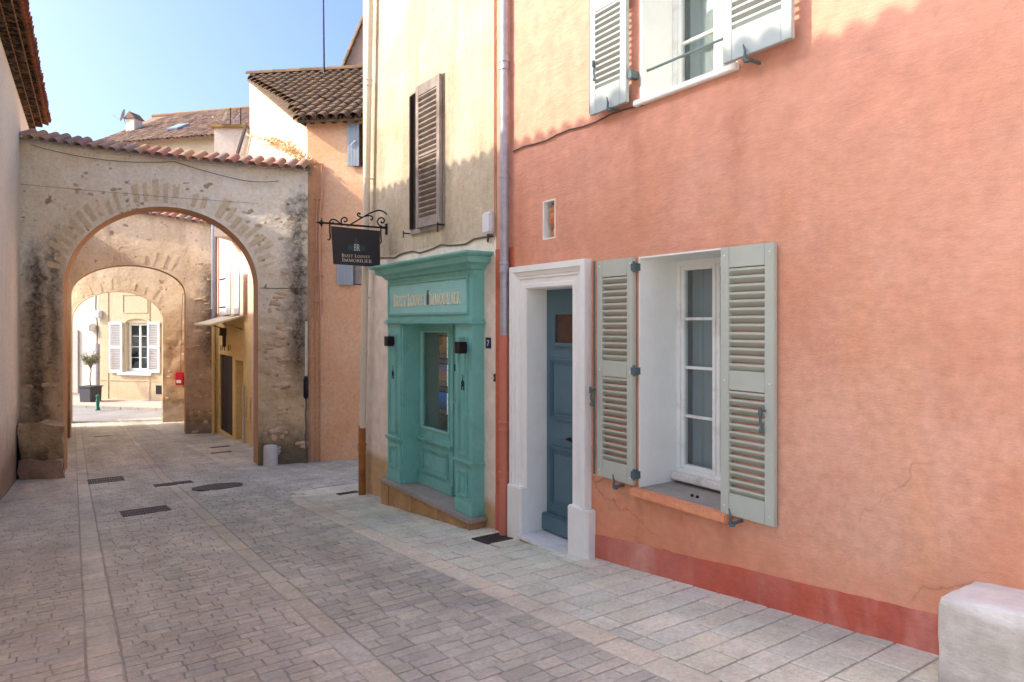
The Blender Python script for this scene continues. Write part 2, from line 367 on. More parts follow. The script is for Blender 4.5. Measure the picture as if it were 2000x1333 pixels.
mortar = stucco('mortar_bed', rgb(196, 186, 172), rgb(182, 172, 158), rgb(160, 150, 138), bump=0.004, blotch=2)
terracotta = tiles_mat('old_canal_tiles', [rgb(112, 86, 66), rgb(128, 98, 72), rgb(98, 80, 66), rgb(140, 104, 76), rgb(118, 98, 80)], rgb(136, 122, 92), 0.5)
terra_red = tiles_mat('red_canal_tiles', [rgb(184, 124, 102), rgb(198, 150, 122), rgb(146, 128, 116), rgb(208, 156, 112), rgb(170, 140, 124), rgb(190, 130, 108)], rgb(142, 132, 118), 0.65)
terra_eave = tiles_mat('brown_eave_tiles', [rgb(146, 84, 56), rgb(168, 98, 64), rgb(132, 84, 60), rgb(156, 104, 72)], rgb(120, 96, 70), 0.4)
genoise_mat = tiles_mat('corbel_tiles', [rgb(156, 112, 74), rgb(140, 100, 66), rgb(168, 124, 84), rgb(128, 96, 66)], rgb(176, 140, 100), 0.4)
far_tiles = tiles_mat('far_roof_tiles', [rgb(150, 124, 106), rgb(150, 124, 106)], rgb(124, 112, 98), 0.4)
stone_mat = vcol_mat('paving_stone')
leaf_mat = flat('olive_leaf', rgb(128, 128, 96)); bark = flat('bark', rgb(118, 100, 84))
clay = stucco('terracotta_figure', rgb(206, 142, 98), rgb(190, 120, 76), rgb(226, 178, 142), bump=0.003, blotch=12)

# ------------------------------------------------------------------ ground
g = MB(); ys = [-60, -4, 0, 3, 6, 9, 12, 15.2, 18, 21, 24.7, 28, 31.2, 34, 60, 400]
g.grid([[(x, y, gz(y) - 0.009) for x in (-200, -30, -5, 0, 2, 4, 8, 30, 200)] for y in ys])
ground = tag(obj('street', g, mortar, None, recalc=False), 'grey lilac stone paved lane sloping down to the arches', 'street', kind='structure')

def lineA(y): return 0.06 + 0.02 * y
def lineB(y): return 0.25 + 0.02 * y
def gutL(y): return 1.28 + 0.029 * y
def gutR(y): return gutL(y) + 0.15
def leftX(y): return -1.37 + 0.043 * y
def bordR(y):
    if y < 9.2: return 2.48 + 0.03 * y
    if y < 10.7: return 2.75 + 0.35 * ((y - 9.2) / 1.5) ** 2
    return None
DR = [(0.85, 15.55, 0.30, 0.34), (1.80, 13.67, 0.31, 0.2), (1.06, 10.74, 0.30, 0.28), (2.31, 12.41, 0.35, 0.35), (3.58, 5.66, 0.17, 0.16), (3.62, 9.75, 0.16, 0.10)]
def blocked(x0, x1, y0, y1):
    for cx, cy, a, b in DR:
        if x1 > cx - a and x0 < cx + a and y1 > cy - b and y0 < cy + b: return True
    return False
stones = []                                # (corners, colour)
def jit(a): return R.uniform(-a, a)
def calm(cs, base, k=.5): return [tuple(u * (1 - k) + v * k for u, v in zip(c, base)) for c in cs]
def tone(c, k): g_ = (c[0] + c[1] + c[2]) / 3; return tuple((g_ * .45 + v * .55) * k * f * 1.5 for v, f in zip(c, (.99, 1.05, .90)))
def vary(c, k=0.12):
    f = 1 + jit(k); return (c[0] * f * (1 + jit(0.03)), c[1] * f, c[2] * f * (1 + jit(0.04)))
LIL = [tone(c, 1.22) for c in [rgb(166, 152, 146), rgb(158, 144, 140), rgb(172, 158, 148), rgb(160, 150, 148), rgb(150, 138, 138), rgb(176, 162, 150)]]
GREY = [tone(c, 1.22) for c in [rgb(150, 144, 140), rgb(160, 152, 146), rgb(142, 138, 136), rgb(168, 158, 150), rgb(152, 144, 140), rgb(136, 132, 130), rgb(166, 154, 144)]]
LITE = [tone(c, 1.12) for c in [rgb(184, 174, 162), rgb(188, 176, 162), rgb(180, 172, 162), rgb(190, 176, 160), rgb(182, 174, 164)]]
LEFT = [tone(c, 1.25) for c in [rgb(172, 152, 144), rgb(164, 146, 138), rgb(178, 158, 148), rgb(158, 142, 138)]]
BASE_ = tuple(sum(c[i_] for c in LIL + GREY + LEFT) / len(LIL + GREY + LEFT) for i_ in range(3))
LIL = calm(LIL, BASE_, .55); GREY = calm(GREY, mul(BASE_, .97), .5); LEFT = calm(LEFT, BASE_, .5)
def run(fx0, fx1, y0, y1, wmin, wmax, pal, gap=0.004, k=0.04):
    """one row of stones between two edges"""
    ym = (y0 + y1) / 2; a, b = fx0(ym), fx1(ym)
    if b - a < 0.05: return
    x = a
    first = True
    while x < b - 0.01:
        wd = R.uniform(wmin, wmax)
        if first: wd *= R.uniform(0.4, 1.0); first = False
        x1 = x + wd
        if b - x1 < wmin * 0.5: x1 = b
        x1 = min(x1, b)
        rects = [(x, x1, y0, y1)]
        for cx, cy, a_, b_ in DR:
            nxt = []
            for (p0, p1, q0, q1) in rects:
                l, r, bt, tp = cx - a_, cx + a_, cy - b_, cy + b_
                if p1 <= l or p0 >= r or q1 <= bt or q0 >= tp: nxt.append((p0, p1, q0, q1)); continue
                if p0 < l: nxt.append((p0, l, q0, q1))
                if p1 > r: nxt.append((r, p1, q0, q1))
                m0, m1 = max(p0, l), min(p1, r)
                if q0 < bt: nxt.append((m0, m1, q0, bt))
                if q1 > tp: nxt.append((m0, m1, tp, q1))
            rects = nxt
        cc_ = vary(R.choice(pal), k)
        for (p0, p1, q0, q1) in rects:
            if p1 - p0 > .03 and q1 - q0 > .025: stones.append((p0 + gap / 2, p1 - gap / 2, q0 + gap / 2, q1 - gap / 2, cc_))
        x = x1
y = 1.0
while y < 33.4:
    h = R.uniform(0.095, 0.125)
    run(lambda q: leftX(q) + 0.0, lineA, y, y + h, 0.13, 0.22, LEFT)
    y += h
y = 1.0
while y < 33.4:
    h = R.uniform(0.09, 0.12)
    run(lineB, gutL, y, y + h, 0.13, 0.22, LIL)
    y += h
y = 1.0
while y < 33.4:
    h = R.uniform(0.095, 0.13)
    if y < 10.6: run(gutR, bordR, y, y + h, 0.14, 0.25, GREY, k=0.05)
    elif y < 14.5: run(gutR, lambda q: 6.5 if q > 11 else 4.2, y, y + h, 0.14, 0.25, GREY, k=0.05)
    else: run(gutR, lambda q: 3.06, y, y + h, 0.14, 0.25, GREY)
    y += h
y = -0.6
while y < 10.6:                            # light footway along the houses, its edging course first
    h = R.uniform(0.17, 0.24)
    run(lambda q: bordR(q) + 0.2, lambda q: 3.86 if q < 9.65 else 4.4, y, y + h, 0.22, 0.42, LITE, 0.007)
    y += h
y = -0.6
while y < 10.6:
    h = R.uniform(0.28, 0.42)
    run(bordR, lambda q: bordR(q) + 0.2, y, y + h, 0.3, 0.3, [tone(rgb(190, 172, 156), 1.12), tone(rgb(186, 170, 156), 1.12)], 0.007)
    y += h
y = 14.6
while y < 31:
    h = R.uniform(0.2, 0.26); run(lambda q: 3.06, lambda q: 4.6, y, y + h, 0.3, 0.5, LIL, 0.006); y += h
y = 1.0; strip = []
while y < 33.4:                            # narrow slab strip between two long joints
    h = R.uniform(0.19, 0.24); run(lambda q: lineA(q) + 0.005, lambda q: lineB(q) - 0.006, y, y + h, 0.4, 0.4, [tone(rgb(178, 164, 154), 1.15), tone(rgb(172, 160, 152), 1.15)], 0.006, 0.05); y += h
y = 1.0
while y < 33.4:                            # shallow central gutter
    h = R.uniform(0.45, 0.6); ngut = len(stones)
    run(lambda q: gutL(q) + 0.005, gutR, y, y + h, 0.4, 0.4, [tone(rgb(166, 152, 140), 1.15), tone(rgb(160, 150, 142), 1.15), tone(rgb(170, 156, 142), 1.15)], 0.006, 0.05)
    stones[ngut:] = [s + (-0.003,) for s in stones[ngut:]]; y += h
def stone_geo(s, mb, cols):
    x0, x1, y0, y1, col = s[:5]; dz = s[5] if len(s) > 5 else 0.0
    h = jit(0.0018) + dz; tx, ty = jit(0.0016), jit(0.0016); c = 0.006; sk = 0.02
    o = [(x0 + R.uniform(-.001, .005), y0 + R.uniform(-.001, .006)), (x1 - R.uniform(-.001, .005), y0 + R.uniform(-.001, .006)), (x1 - R.uniform(-.001, .005), y1 - R.uniform(-.001, .006)), (x0 + R.uniform(-.001, .005), y1 - R.uniform(-.001, .006))]
    sg = [(-1, -1), (1, -1), (1, 1), (-1, 1)]
    sh = sk * (y0 + y1) * 0
    vs = []
    for (x, yy), (a, b) in zip(o, sg): vs.append((x, yy, gz(yy) - 0.018))
    for (x, yy), (a, b) in zip(o, sg): vs.append((x, yy, gz(yy) - 0.0035 + h + a * tx + b * ty))
    for (x, yy), (a, b) in zip(o, sg): vs.append((x - a * c, yy - b * c, gz(yy) + h + a * tx + b * ty))
    mb.add(vs, [(0, 1, 5, 4), (1, 2, 6, 5), (2, 3, 7, 6), (3, 0, 4, 7), (4, 5, 9, 8), (5, 6, 10, 9), (6, 7, 11, 10), (7, 4, 8, 11), (8, 9, 10, 11)])
    cols += [col] * 12
def colour(me, cols):
    at = me.color_attributes.new('Col', 'FLOAT_COLOR', 'POINT')
    at.data.foreach_set('color', [c for q in cols for c in (*q, 1.0)])
def size_of(s):
    p = project(((s[0] + s[1]) / 2, (s[2] + s[3]) / 2, gz(s[2])))
    if p is None or not (-10 < p[0] < 2010 and p[1] < 1345): return 0
    return (s[1] - s[0]) * (s[3] - s[2]) / p[2] ** 3
stones.sort(key=size_of, reverse=True)
for s in stones[:300]:
    mb = MB(); cols = []; stone_geo(s, mb, cols); o = obj('paving_stone', mb, stone_mat, ground, recalc=False); colour(o.data, cols)
mb = MB(); cols = []
for s in stones[300:]: stone_geo(s, mb, cols)
o = tag(obj('paving_stones', mb, stone_mat, ground, recalc=False), kind='stuff'); colour(o.data, cols)

# drains and covers let into the paving
def gp(x, y, dz=0.0): return Vector((x, y, gz(y) + dz))
def drain(cx, cy, a, b, bars, label, along=True, name='drain_grate', dip=0.0):
    t = thing(name, label, 'drain', gp(cx, cy))
    def q(x0, x1, y0, y1, lo, hi, mb): 
        vs = [(x, yy, gz(yy) + z - dip * max(0, 1 - abs(x - cx) / a)) for x in (x0, x1) for yy in (y0, y1) for z in (lo, hi)]
        mb.add(vs, [(0, 1, 3, 2), (4, 6, 7, 5), (0, 4, 5, 1), (2, 3, 7, 6), (0, 2, 6, 4), (1, 5, 7, 3)])
    p = MB(); q(cx - a + .004, cx + a - .004, cy - b + .004, cy + b - .004, -0.012, -0.010, p); obj('pit', p, pit_shade, t)  # thin near-black sheet standing in for the shade below the bars
    f = MB(); e = 0.025
    q(cx - a, cx + a, cy - b, cy - b + e, -.013, .004, f); q(cx - a, cx + a, cy + b - e, cy + b, -.013, .004, f)
    q(cx - a, cx - a + e, cy - b + e, cy + b - e, -.013, .004, f); q(cx + a - e, cx + a, cy - b + e, cy + b - e, -.013, .004, f)
    obj('frame', f, cast, t)
    for k in range(bars):
        m = MB()
        x = cx - a + e + (2 * a - 2 * e) * (k + 0.5) / bars; wd = (2 * a - 2 * e) / bars * 0.32
        q(x - wd, x + wd, cy - b + e, cy + b - e, -.010, .002, m); obj('bar', m, cast, t)
    if b > 0.15:
        m = MB(); q(cx - a + e, cx + a - e, cy - 0.012, cy + 0.012, -.0095, .003, m); obj('cross_bar', m, cast, t)
    return t
drain(0.85, 15.55, 0.30, 0.33, 13, 'rectangular cast iron grate nearest the first arch on the left lane')
drain(1.80, 13.67, 0.31, 0.19, 13, 'narrow cast iron grate lying across the central gutter')
drain(1.06, 10.74, 0.29, 0.27, 14, 'cast iron street grate closest to the viewer, left of the gutter')
drain(3.58, 5.66, 0.16, 0.15, 7, 'small dark square drain cover at the foot of the terracotta pipe')
drain(3.62, 9.75, 0.15, 0.09, 6, 'small flat grate at the foot of the rusty downpipe')
mh = thing('manhole_cover', 'round dark manhole cover to the right of the gutter', 'manhole cover', gp(2.31, 12.41))
def disc(r0, r1, lo, hi, n=40):
    m = MB(); vs = []
    for r, z in ((r0, lo), (r1, lo), (r1, hi), (r0, hi)):
        for k in range(n):
            x, yy = 2.31 + r * math.cos(2 * math.pi * k / n), 12.41 + r * math.sin(2 * math.pi * k / n); vs.append((x, yy, gz(yy) + z))
    m.add(vs, [(i * n + k, i * n + (k + 1) % n, ((i + 1) % 4) * n + (k + 1) % n, ((i + 1) % 4) * n + k) for i in range(4) for k in range(n)]); return m
obj('rim', disc(0.36, 0.40, -0.013, 0.009), cast, mh); obj('lid', disc(0.002, 0.352, -0.013, 0.008), cast, mh)
for k in range(7):
    m = MB(); x = 2.31 - 0.27 + k * 0.09; hh = math.sqrt(0.31 ** 2 - (x - 2.31) ** 2)
    m.add([(xx, yy, gz(yy) + z) for xx in (x - .012, x + .012) for yy in (12.41 - hh, 12.41 + hh) for z in (0.0, .012)], [(0, 1, 3, 2), (4, 6, 7, 5), (0, 4, 5, 1), (2, 3, 7, 6), (0, 2, 6, 4), (1, 5, 7, 3)])
    obj('tread_rib', m, cast, mh)
for (cx, cy), lab in (((3.73, 19.69), 'thin slot drain in the far footway, the one further under the arch'), ((3.5, 18.33), 'thin slot drain in the far footway, the one nearer the white post'), ((1.35, 26.5), 'small flat cover on the lane just before the last arch')):
    t = thing('slot_drain', lab, 'drain', gp(cx, cy), 'small covers under the arches')
    for k in range(2):
        m = MB(); m.add([(xx, yy, gz(yy) + z) for xx in (cx - .24, cx + .24) for yy in (cy - .1 + k * .11, cy - .02 + k * .13) for z in (-.012, .005)], [(0, 1, 3, 2), (4, 6, 7, 5), (0, 4, 5, 1), (2, 3, 7, 6), (0, 2, 6, 4), (1, 5, 7, 3)])
        obj('lid', m, cast, t)

# ------------------------------------------------------------------ walls with openings
def wall(fn, thick, a0, a1, z0, z1, holes, sub=None):
    """solid wall; fn(depth, along, z) -> point; holes = (a0, a1, z0, z1, depth)"""
    m = MB(); A = sorted({a0, a1, *[h[0] for h in holes], *[h[1] for h in holes]}); Z = sorted({z0, z1, *[h[2] for h in holes], *[h[3] for h in holes]})
    for i in range(len(A) - 1):
        for j in range(len(Z) - 1):
            ca, cz = (A[i] + A[i + 1]) / 2, (Z[j] + Z[j + 1]) / 2; d = 0
            for h in holes:
                if h[0] < ca < h[1] and h[2] < cz < h[3]: d = h[4]
            m.add([fn(d, A[i], Z[j]), fn(d, A[i + 1], Z[j]), fn(d, A[i + 1], Z[j + 1]), fn(d, A[i], Z[j + 1])], [(0, 1, 2, 3)])
    for h in holes:
        p = [(h[0], h[2]), (h[1], h[2]), (h[1], h[3]), (h[0], h[3])]
        for k in range(4):
            (b, c), (d, e) = p[k], p[(k + 1) % 4]
            m.add([fn(0, b, c), fn(h[4], b, c), fn(h[4], d, e), fn(0, d, e)], [(0, 1, 2, 3)])
    p = [(a0, z0), (a1, z0), (a1, z1), (a0, z1)]
    for k in range(4):
        (b, c), (d, e) = p[k], p[(k + 1) % 4]; m.add([fn(0, b, c), fn(thick, b, c), fn(thick, d, e), fn(0, d, e)], [(0, 1, 2, 3)])
    m.add([fn(thick, *q) for q in p], [(0, 1, 2, 3)])
    return m
def RX(X): return lambda d, a, z: Vector((X + d, a, z))
def bx(m, fn, d0, d1, a0, a1, z0, z1):
    vs = [fn(d, a, z) for d in (d0, d1) for a in (a0, a1) for z in (z0, z1)]
    return m.add(vs, [(0, 1, 3, 2), (4, 6, 7, 5), (0, 4, 5, 1), (2, 3, 7, 6), (0, 2, 6, 4), (1, 5, 7, 3)])
def B(name, fn, d0, d1, a0, a1, z0, z1, mat, parent, bevel=0.004):
    return obj(name, bx(MB(), fn, d0, d1, a0, a1, z0, z1), mat, parent, bevel)
def frame_mb(fn, d0, d1, a0, a1, z0, z1, wd, m=None):
    m = m or MB(); e = 0.0
    bx(m, fn, d0, d1, a0, a0 + wd, z0, z1); bx(m, fn, d0, d1, a1 - wd, a1, z0, z1)
    bx(m, fn, d0 + .001, d1 - .001, a0 + wd, a1 - wd, z0, z0 + wd); bx(m, fn, d0 + .001, d1 - .001, a0 + wd, a1 - wd, z1 - wd, z1); return m
def liner(name, fn, d1, a0, a1, z0, z1, mat, parent, th=0.012, bottom=True):
    m = MB(); d0 = -0.003
    bx(m, fn, d0, d1, a0, a0 + th, z0, z1); bx(m, fn, d0, d1, a1 - th, a1, z0, z1); bx(m, fn, d0 + .001, d1, a0 + th, a1 - th, z1 - th, z1)
    if bottom: bx(m, fn, d0 + .001, d1, a0 + th, a1 - th, z0, z0 + th)
    return obj(name, m, mat, parent)

def louvre_shutter(parent, fn, a0, a1, z0, z1, mat, off, th=0.036, stile=0.07, top=0.14, mid=0.13, bot=0.145, n=13, hinge_side=1, label=None, tilt=True, halves=2, name='shutter', slat_h=0.05):
    """shutter laid open against a wall, its inner side to the street"""
    m = MB(); d0, d1 = -off - th, -off
    bx(m, fn, d0, d1, a0, a0 + stile, z0, z1); bx(m, fn, d0, d1, a1 - stile, a1, z0, z1)
    ia, ib = a0 + stile, a1 - stile; zm = z0 + (z1 - z0) * 0.503
    rails = [(z0, z0 + bot), (z1 - top, z1)] + ([(zm - mid / 2, zm + mid / 2)] if halves == 2 else [])
    for q in rails: bx(m, fn, d0 + .001, d1 - .001, ia, ib, *q)
    sh = obj(name, m, mat, parent, 0.003)
    if label: sh['label'] = label
    zs = [(z0 + bot, zm - mid / 2), (zm + mid / 2, z1 - top)] if halves == 2 else [(z0 + bot, z1 - top)]
    c = fn(0, 0, 0); D = (fn(1, 0, 0) - c); A = (fn(0, 1, 0) - c); wd = ib - ia
    sl = MB(); hw = th * 0.46; hv = hw * 1.12; p = [(-hw, hv + .002), (-hw, hv - 0.013), (hw, -hv - 0.008), (hw, -hv)]
    vs = [D * pd + A * (k * wd) + Vector((0, 0, pz)) for k in (0, 1) for pd, pz in p]
    sl.add(vs, [(0, 1, 2, 3), (7, 6, 5, 4)] + [(i, (i + 1) % 4, 4 + (i + 1) % 4, 4 + i) for i in range(4)])
    me = mesh_of(sl, 'slat', mat)
    for za, zb in zs:
        k = n if halves == 2 else n
        for i in range(k): inst('slat', me, sh, fn((d0 + d1) / 2, ia, za + (zb - za) * (i + 0.5) / k + R.uniform(-.0016, .0016)))
    return sh
def hinge(parent, fn, off, a, zs, w=0.035):
    for z in zs:
        m = MB(); bx(m, fn, -off - .042, -0.0, a - w, a + w, z - .028, z + .028); m.tube([fn(-off - .03, a, z - .04), fn(-off - .03, a, z + .045)], 0.011, 8); obj('hinge', m, hinge_mat, parent)
def window_unit(parent, fn, d, a0, a1, z0, z1, rows, mat, label=None, curtain=True, top_cut=None, fr=0.045, st=0.035, ztop=None):
    """two casements, each one pane wide; fixed frame, sashes, glazing bars, panes"""
    m = frame_mb(fn, d, d + .07, a0, a1, z0, z1, fr); am = (a0 + a1) / 2
    w = obj('window', m, mat, parent, 0.003)
    if label: w['label'] = label
    for s0, s1 in ((a0 + fr, am - .002), (am + .002, a1 - fr)):
        q = frame_mb(fn, d + .008, d + .058, s0, s1, z0 + fr, z1 - fr, st)
        ih = (z1 - z0 - 2 * fr - 2 * st) / rows
        for k in range(1, rows): bx(q, fn, d + .015, d + .05, s0 + st, s1 - st, z0 + fr + st + k * ih - .011, z0 + fr + st + k * ih + .011)
        obj('sash', q, mat, w, 0.004)
        for k in range(rows):
            zz = z0 + fr + st + k * ih
            B('pane', fn, d + .03, d + .034, s0 + st, s1 - st, zz + (.011 if k else 0), zz + ih - (.011 if k < rows - 1 else 0), pane_mat, w, 0)
    if curtain:
        c = MB(); n = 60
        c.grid([[fn(d + .13 + .03 * math.sin(i * .9 + math.sin(i * .31)) * (.5 + .5 * math.sin(i * .23 + 1)) , a0 + .03 + (a1 - a0 - .06) * i / n, z) for i in range(n + 1)] for z in (z0 + .03, z1 - .03)])
        obj('curtain', c, curtain_mat, w, smooth=True)
    return w

# ------------------------------------------------------------------ pink house
TOP = 6.6
P = RX(3.8)
ph = thing('pink_house', 'salmon pink stucco house with white door surround and grey shutters, nearest on the right', 'house', (3.8, 2.5, -0.3))
obj('wall', wall(P, 0.9, -1.0, 5.94, -0.9, TOP, [(4.66, 5.39, -0.7, 1.88, 0.32), (3.06, 3.88, 0.26, 2.06, 0.8), (2.95, 3.86, 3.28, 5.06, 0.8), (4.95, 5.14, 2.32, 2.68, 0.2)]), pink, ph)
m = MB()                                   # red painted band along the foot, rising with the street
for i in range(66):
    a, b = 4.44 - i * 5.5 / 66, 4.44 - (i + 1) * 5.5 / 66
    zt_ = lambda q_: -0.24 + (4.44 - q_) * 0.101 + .012 * noise.noise(Vector((q_ * 2.2, 1, 1))) + .006 * noise.noise(Vector((q_ * 9, 4, 1)))
    vs = [P(d, yy, zz) for yy in (a, b) for d in (-0.006 + .003 * noise.noise(Vector((yy * 5, 0, 0))), 0.02) for zz in (gz(yy) - 0.2, zt_(yy))]
    m.add(vs, [(0, 1, 5, 4), (1, 3, 7, 5)] + ([(0, 2, 3, 1)] if i == 0 else []) + ([(4, 5, 7, 6)] if i == 65 else []))
obj('base_band', m, pink_band, ph)
# door surround: stepped moulding profile mitred round the opening
def surround(prof, a_in, b_in, ztop, zbot, name):
    """prof = (outward distance from the opening, projection)"""
    rows = []
    for o, pj in prof:
        rows.append([P(-pj, b_in + o, zbot), P(-pj, b_in + o, ztop + o), P(-pj, a_in - o, ztop + o), P(-pj, a_in - o, zbot)])
    mm = MB(); mm.grid(rows); return obj(name, mm, white_paint, ph)
ds = surround([(-0.014, -0.30), (-0.014, 0.02), (0.0, 0.035), (0.035, 0.035), (0.04, 0.03), (0.085, 0.03), (0.09, 0.042), (0.11, 0.042), (0.118, 0.052), (0.15, 0.062), (0.155, 0.075), (0.21, 0.075), (0.212, -0.01)], 4.66, 5.39, 1.88, -0.9, 'door_surround')
for a0, a1 in ((4.395, 4.672), (5.378, 5.625)):
    o = B('plinth_block', P, -0.088, 0.25, a0, a1, gz(a0) - .2, -0.035, white_paint, ds, 0.012)
d = P
dr = B('door', P, 0.22, 0.27, 4.66, 5.39, -0.47, 1.88, teal_door, ph, 0.002)
def panel(fn, dep, a0, a1, z0, z1, mat, parent, wd=0.035, raised=0.014, name='panel'):
    mm = MB(); frame_mb(fn, dep - .022, dep, a0, a1, z0, z1, wd * .55, mm); frame_mb(fn, dep - .012, dep, a0 + wd * .55, a1 - wd * .55, z0 + wd * .55, z1 - wd * .55, wd * .6, mm)
    bx(mm, fn, dep - raised, dep, a0 + wd * 2, a1 - wd * 2, z0 + wd * 2, z1 - wd * 2); return obj(name, mm, mat, parent, 0.003)
panel(P, 0.22, 4.74, 5.31, 0.62, 1.2, teal_door, dr); panel(P, 0.22, 4.74, 5.31, -0.22, 0.36, teal_door, dr)
mm = frame_mb(P, 0.195, 0.22, 4.82, 5.25, 1.32, 1.66, 0.035); obj('vision_panel_frame', mm, teal_door, dr, 0.003)
B('vision_pane', P, 0.212, 0.2185, 4.855, 5.215, 1.355, 1.625, paint('brown_glass', rgb(84, 56, 40), 0.15, 0.4), dr, 0)
B('weather_board', P, 0.15, 0.22, 4.675, 5.375, -0.465, -0.30, teal_door, dr, 0.012)
mm = MB(); mm.tube([P(0.22, 5.0, 0.46), P(0.17, 5.0, 0.46), P(0.165, 4.88, 0.45)], 0.011, 8); obj('handle', mm, iron, dr, smooth=True)
m = MB(); bx(m, P, -0.12, 0.22, 4.645, 5.41, -0.515, -0.475)
st = obj('doorstep', m, marble, ph, 0.008)
m = MB(); bx(m, P, -0.09, 0.2, 4.66, 5.39, -0.75, -0.515); obj('riser', m, plinth_stone, st)
# lower window
wl = liner('window_reveal', P, 0.42, 3.06, 3.88, 0.26, 2.06, white_paint, ph, bottom=False)
wu = window_unit(ph, P, 0.40, 3.073, 3.867, 0.33, 2.047, 4, white_wood)
B('weather_bar', P, 0.33, 0.40, 3.075, 3.865, 0.285, 0.345, white_dirty, wu, 0.012)
sg = B('window_sill', P, 0.0, 0.42, 3.072, 3.868, 0.20, 0.262, slab_stone, ph, 0.003)
B('sill_nosing', P, -0.085, -0.001, 2.985, 3.905, 0.203, 0.262, stucco('orange_sill_paint', rgb(232, 160, 120), rgb(226, 148, 108), rgb(236, 176, 140), bump=.002), sg, 0.01)
for a, z in ((3.45, .262), (3.40, .262)):
    mm = MB(); mm.lathe([(0.012, 0), (0.012, 0.012), (0.008, 0.018)], P(0.12, a, z), 8); obj('stop_bolt', mm, iron, sg)
s1 = louvre_shutter(ph, P, 3.90, 4.33, 0.275, 2.06, shutter_paint, 0.010)
s2 = louvre_shutter(ph, P, 2.64, 3.055, 0.262, 2.055, shutter_paint, 0.012)
hinge(s1, P, 0.02, 3.885, (0.36, 1.17, 1.98), 0.022)
def espagnolette(parent, fn, a, z, flip=1):
    mm = MB(); mm.tube([fn(-0.05, a, z + .06), fn(-0.11, a, z + .06)], 0.008, 8); mm.tube([fn(-0.11, a - .004, z + .085), fn(-0.11, a, z + .035)], 0.011, 8)
    mm.tube([fn(-0.09, a, z + .06), fn(-0.095, a + .006, z), fn(-0.09, a, z - .05)], 0.010, 8); mm.lathe([(0.004, -.02), (0.018, -.012), (0.018, .008), (0.004, .018)], fn(-0.09, a, z - .06), 8); obj('latch', mm, hinge_mat, parent, smooth=True)
espagnolette(s1, P, 4.335, 0.93); espagnolette(s2, P, 2.70, 0.93)
mm = MB(); mm.tube([P(-0.062, 4.34, 0.29), P(-0.062, 4.34, 2.06)], 0.009, 8); obj('lock_rod', mm, hinge_mat, s1, smooth=True)
def holdback(parent, fn, a, z, off=0.09):
    mm = MB(); mm.tube([fn(0.02, a, z - .02), fn(-off, a, z - .02)], 0.012, 8); mm.tube([fn(-off - .012, a + .01, z - .03), fn(-off - .012, a + .005, z + .03), fn(-off - .01, a + .02, z + .075)], [0.011, 0.009, 0.005], 8)
    mm.lathe([(0.005, -.012), (0.019, -.010), (0.019, .009), (0.005, .012)], fn(-off, a, z - .03), 10); return obj('shutter_holdback', mm, hinge_mat, parent, smooth=True)
holdback(ph, P, 4.05, 0.262); holdback(ph, P, 2.915, 0.25, 0.1)
for shx, aa, zt in ((s1, (3.93, 4.29), (0.33, 1.16, 2.01)), (s2, (2.67, 3.02), (0.32, 1.16, 2.0))):
    for a in aa:
        for z in zt:
            mm = MB(); of = 0.047 if shx is s1 else 0.049; mm.tube([P(-of, a, z), P(-of - .004, a, z)], 0.006, 8); obj('screw', mm, white_wood, shx)
# upper window
liner('window_reveal', P, 0.36, 2.95, 3.86, 3.28, 5.06, white_paint, ph)
window_unit(ph, P, 0.34, 2.963, 3.847, 3.293, 5.047, 4, white_wood)
B('window_sill', P, -0.05, 0.0 - .004, 2.93, 3.90, 3.232, 3.278, white_paint, ph, 0.006)
mm = MB(); mm.tube([P(0.06, 2.95, 3.52), P(0.06, 3.86, 3.52)], 0.010, 8); obj('guard_rail', mm, hinge_mat, ph, smooth=True)
s3 = louvre_shutter(ph, P, 3.925, 4.36, 3.27, 5.06, shutter_up, 0.06, bot=0.2)
s4 = louvre_shutter(ph, P, 2.47, 2.975, 3.262, 5.055, shutter_up, 0.085, bot=0.2)
hinge(s3, P, 0.04, 3.90, (3.48, 4.4), 0.02)
espagnolette(s3, P, 4.30, 3.62)
mm = MB(); mm.tube([P(-0.085, 4.365, 3.29), P(-0.085, 4.365, 5.05)], 0.009, 8); obj('lock_rod', mm, hinge_mat, s3, smooth=True)
holdback(ph, P, 4.10, 3.28, 0.11); holdback(ph, P, 2.78, 3.25, 0.13)
# niche, cable, pipe
liner('niche_lining', P, 0.195, 4.95, 5.14, 2.32, 2.68, white_paint, ph)
fig = MB(); pf = [(0.004, 0), (0.034, 0.004), (0.036, 0.03), (0.024, 0.06), (0.02, 0.085), (0.034, 0.10), (0.046, 0.135), (0.05, 0.17), (0.042, 0.205), (0.036, 0.225), (0.043, 0.25), (0.034, 0.285), (0.014, 0.31), (0.004, 0.32)]
fig.lathe([(r_ * 1.28, z_) for r_, z_ in pf], P(0.075, 5.045, 2.333), 14)
fig.v = [p + Vector((0.012 * noise.noise(p * 30), 0.014 * noise.noise(p * 31 + Vector((3, 1, 1))), 0)) for p in fig.v]
st_ = thing('statuette', 'small terracotta figure standing in the narrow white niche', 'statuette', P(0.05, 5.03, 2.333))
obj('body', fig, clay, st_, smooth=True)
mm = MB(); mm.lathe([(0.004, 0), (0.05, 0.002), (0.05, 0.014), (0.03, 0.02)], P(0.075, 5.045, 2.3325), 12); obj('base', mm, clay, st_)
mm = MB(); mm.tube([P(-0.012, 5.62 - i * 0.18, 3.245 + .012 * math.sin(i * 1.7)) for i in range(11)], 0.007, 6); obj('wall_cable', mm, cable_dark, ph, smooth=True)
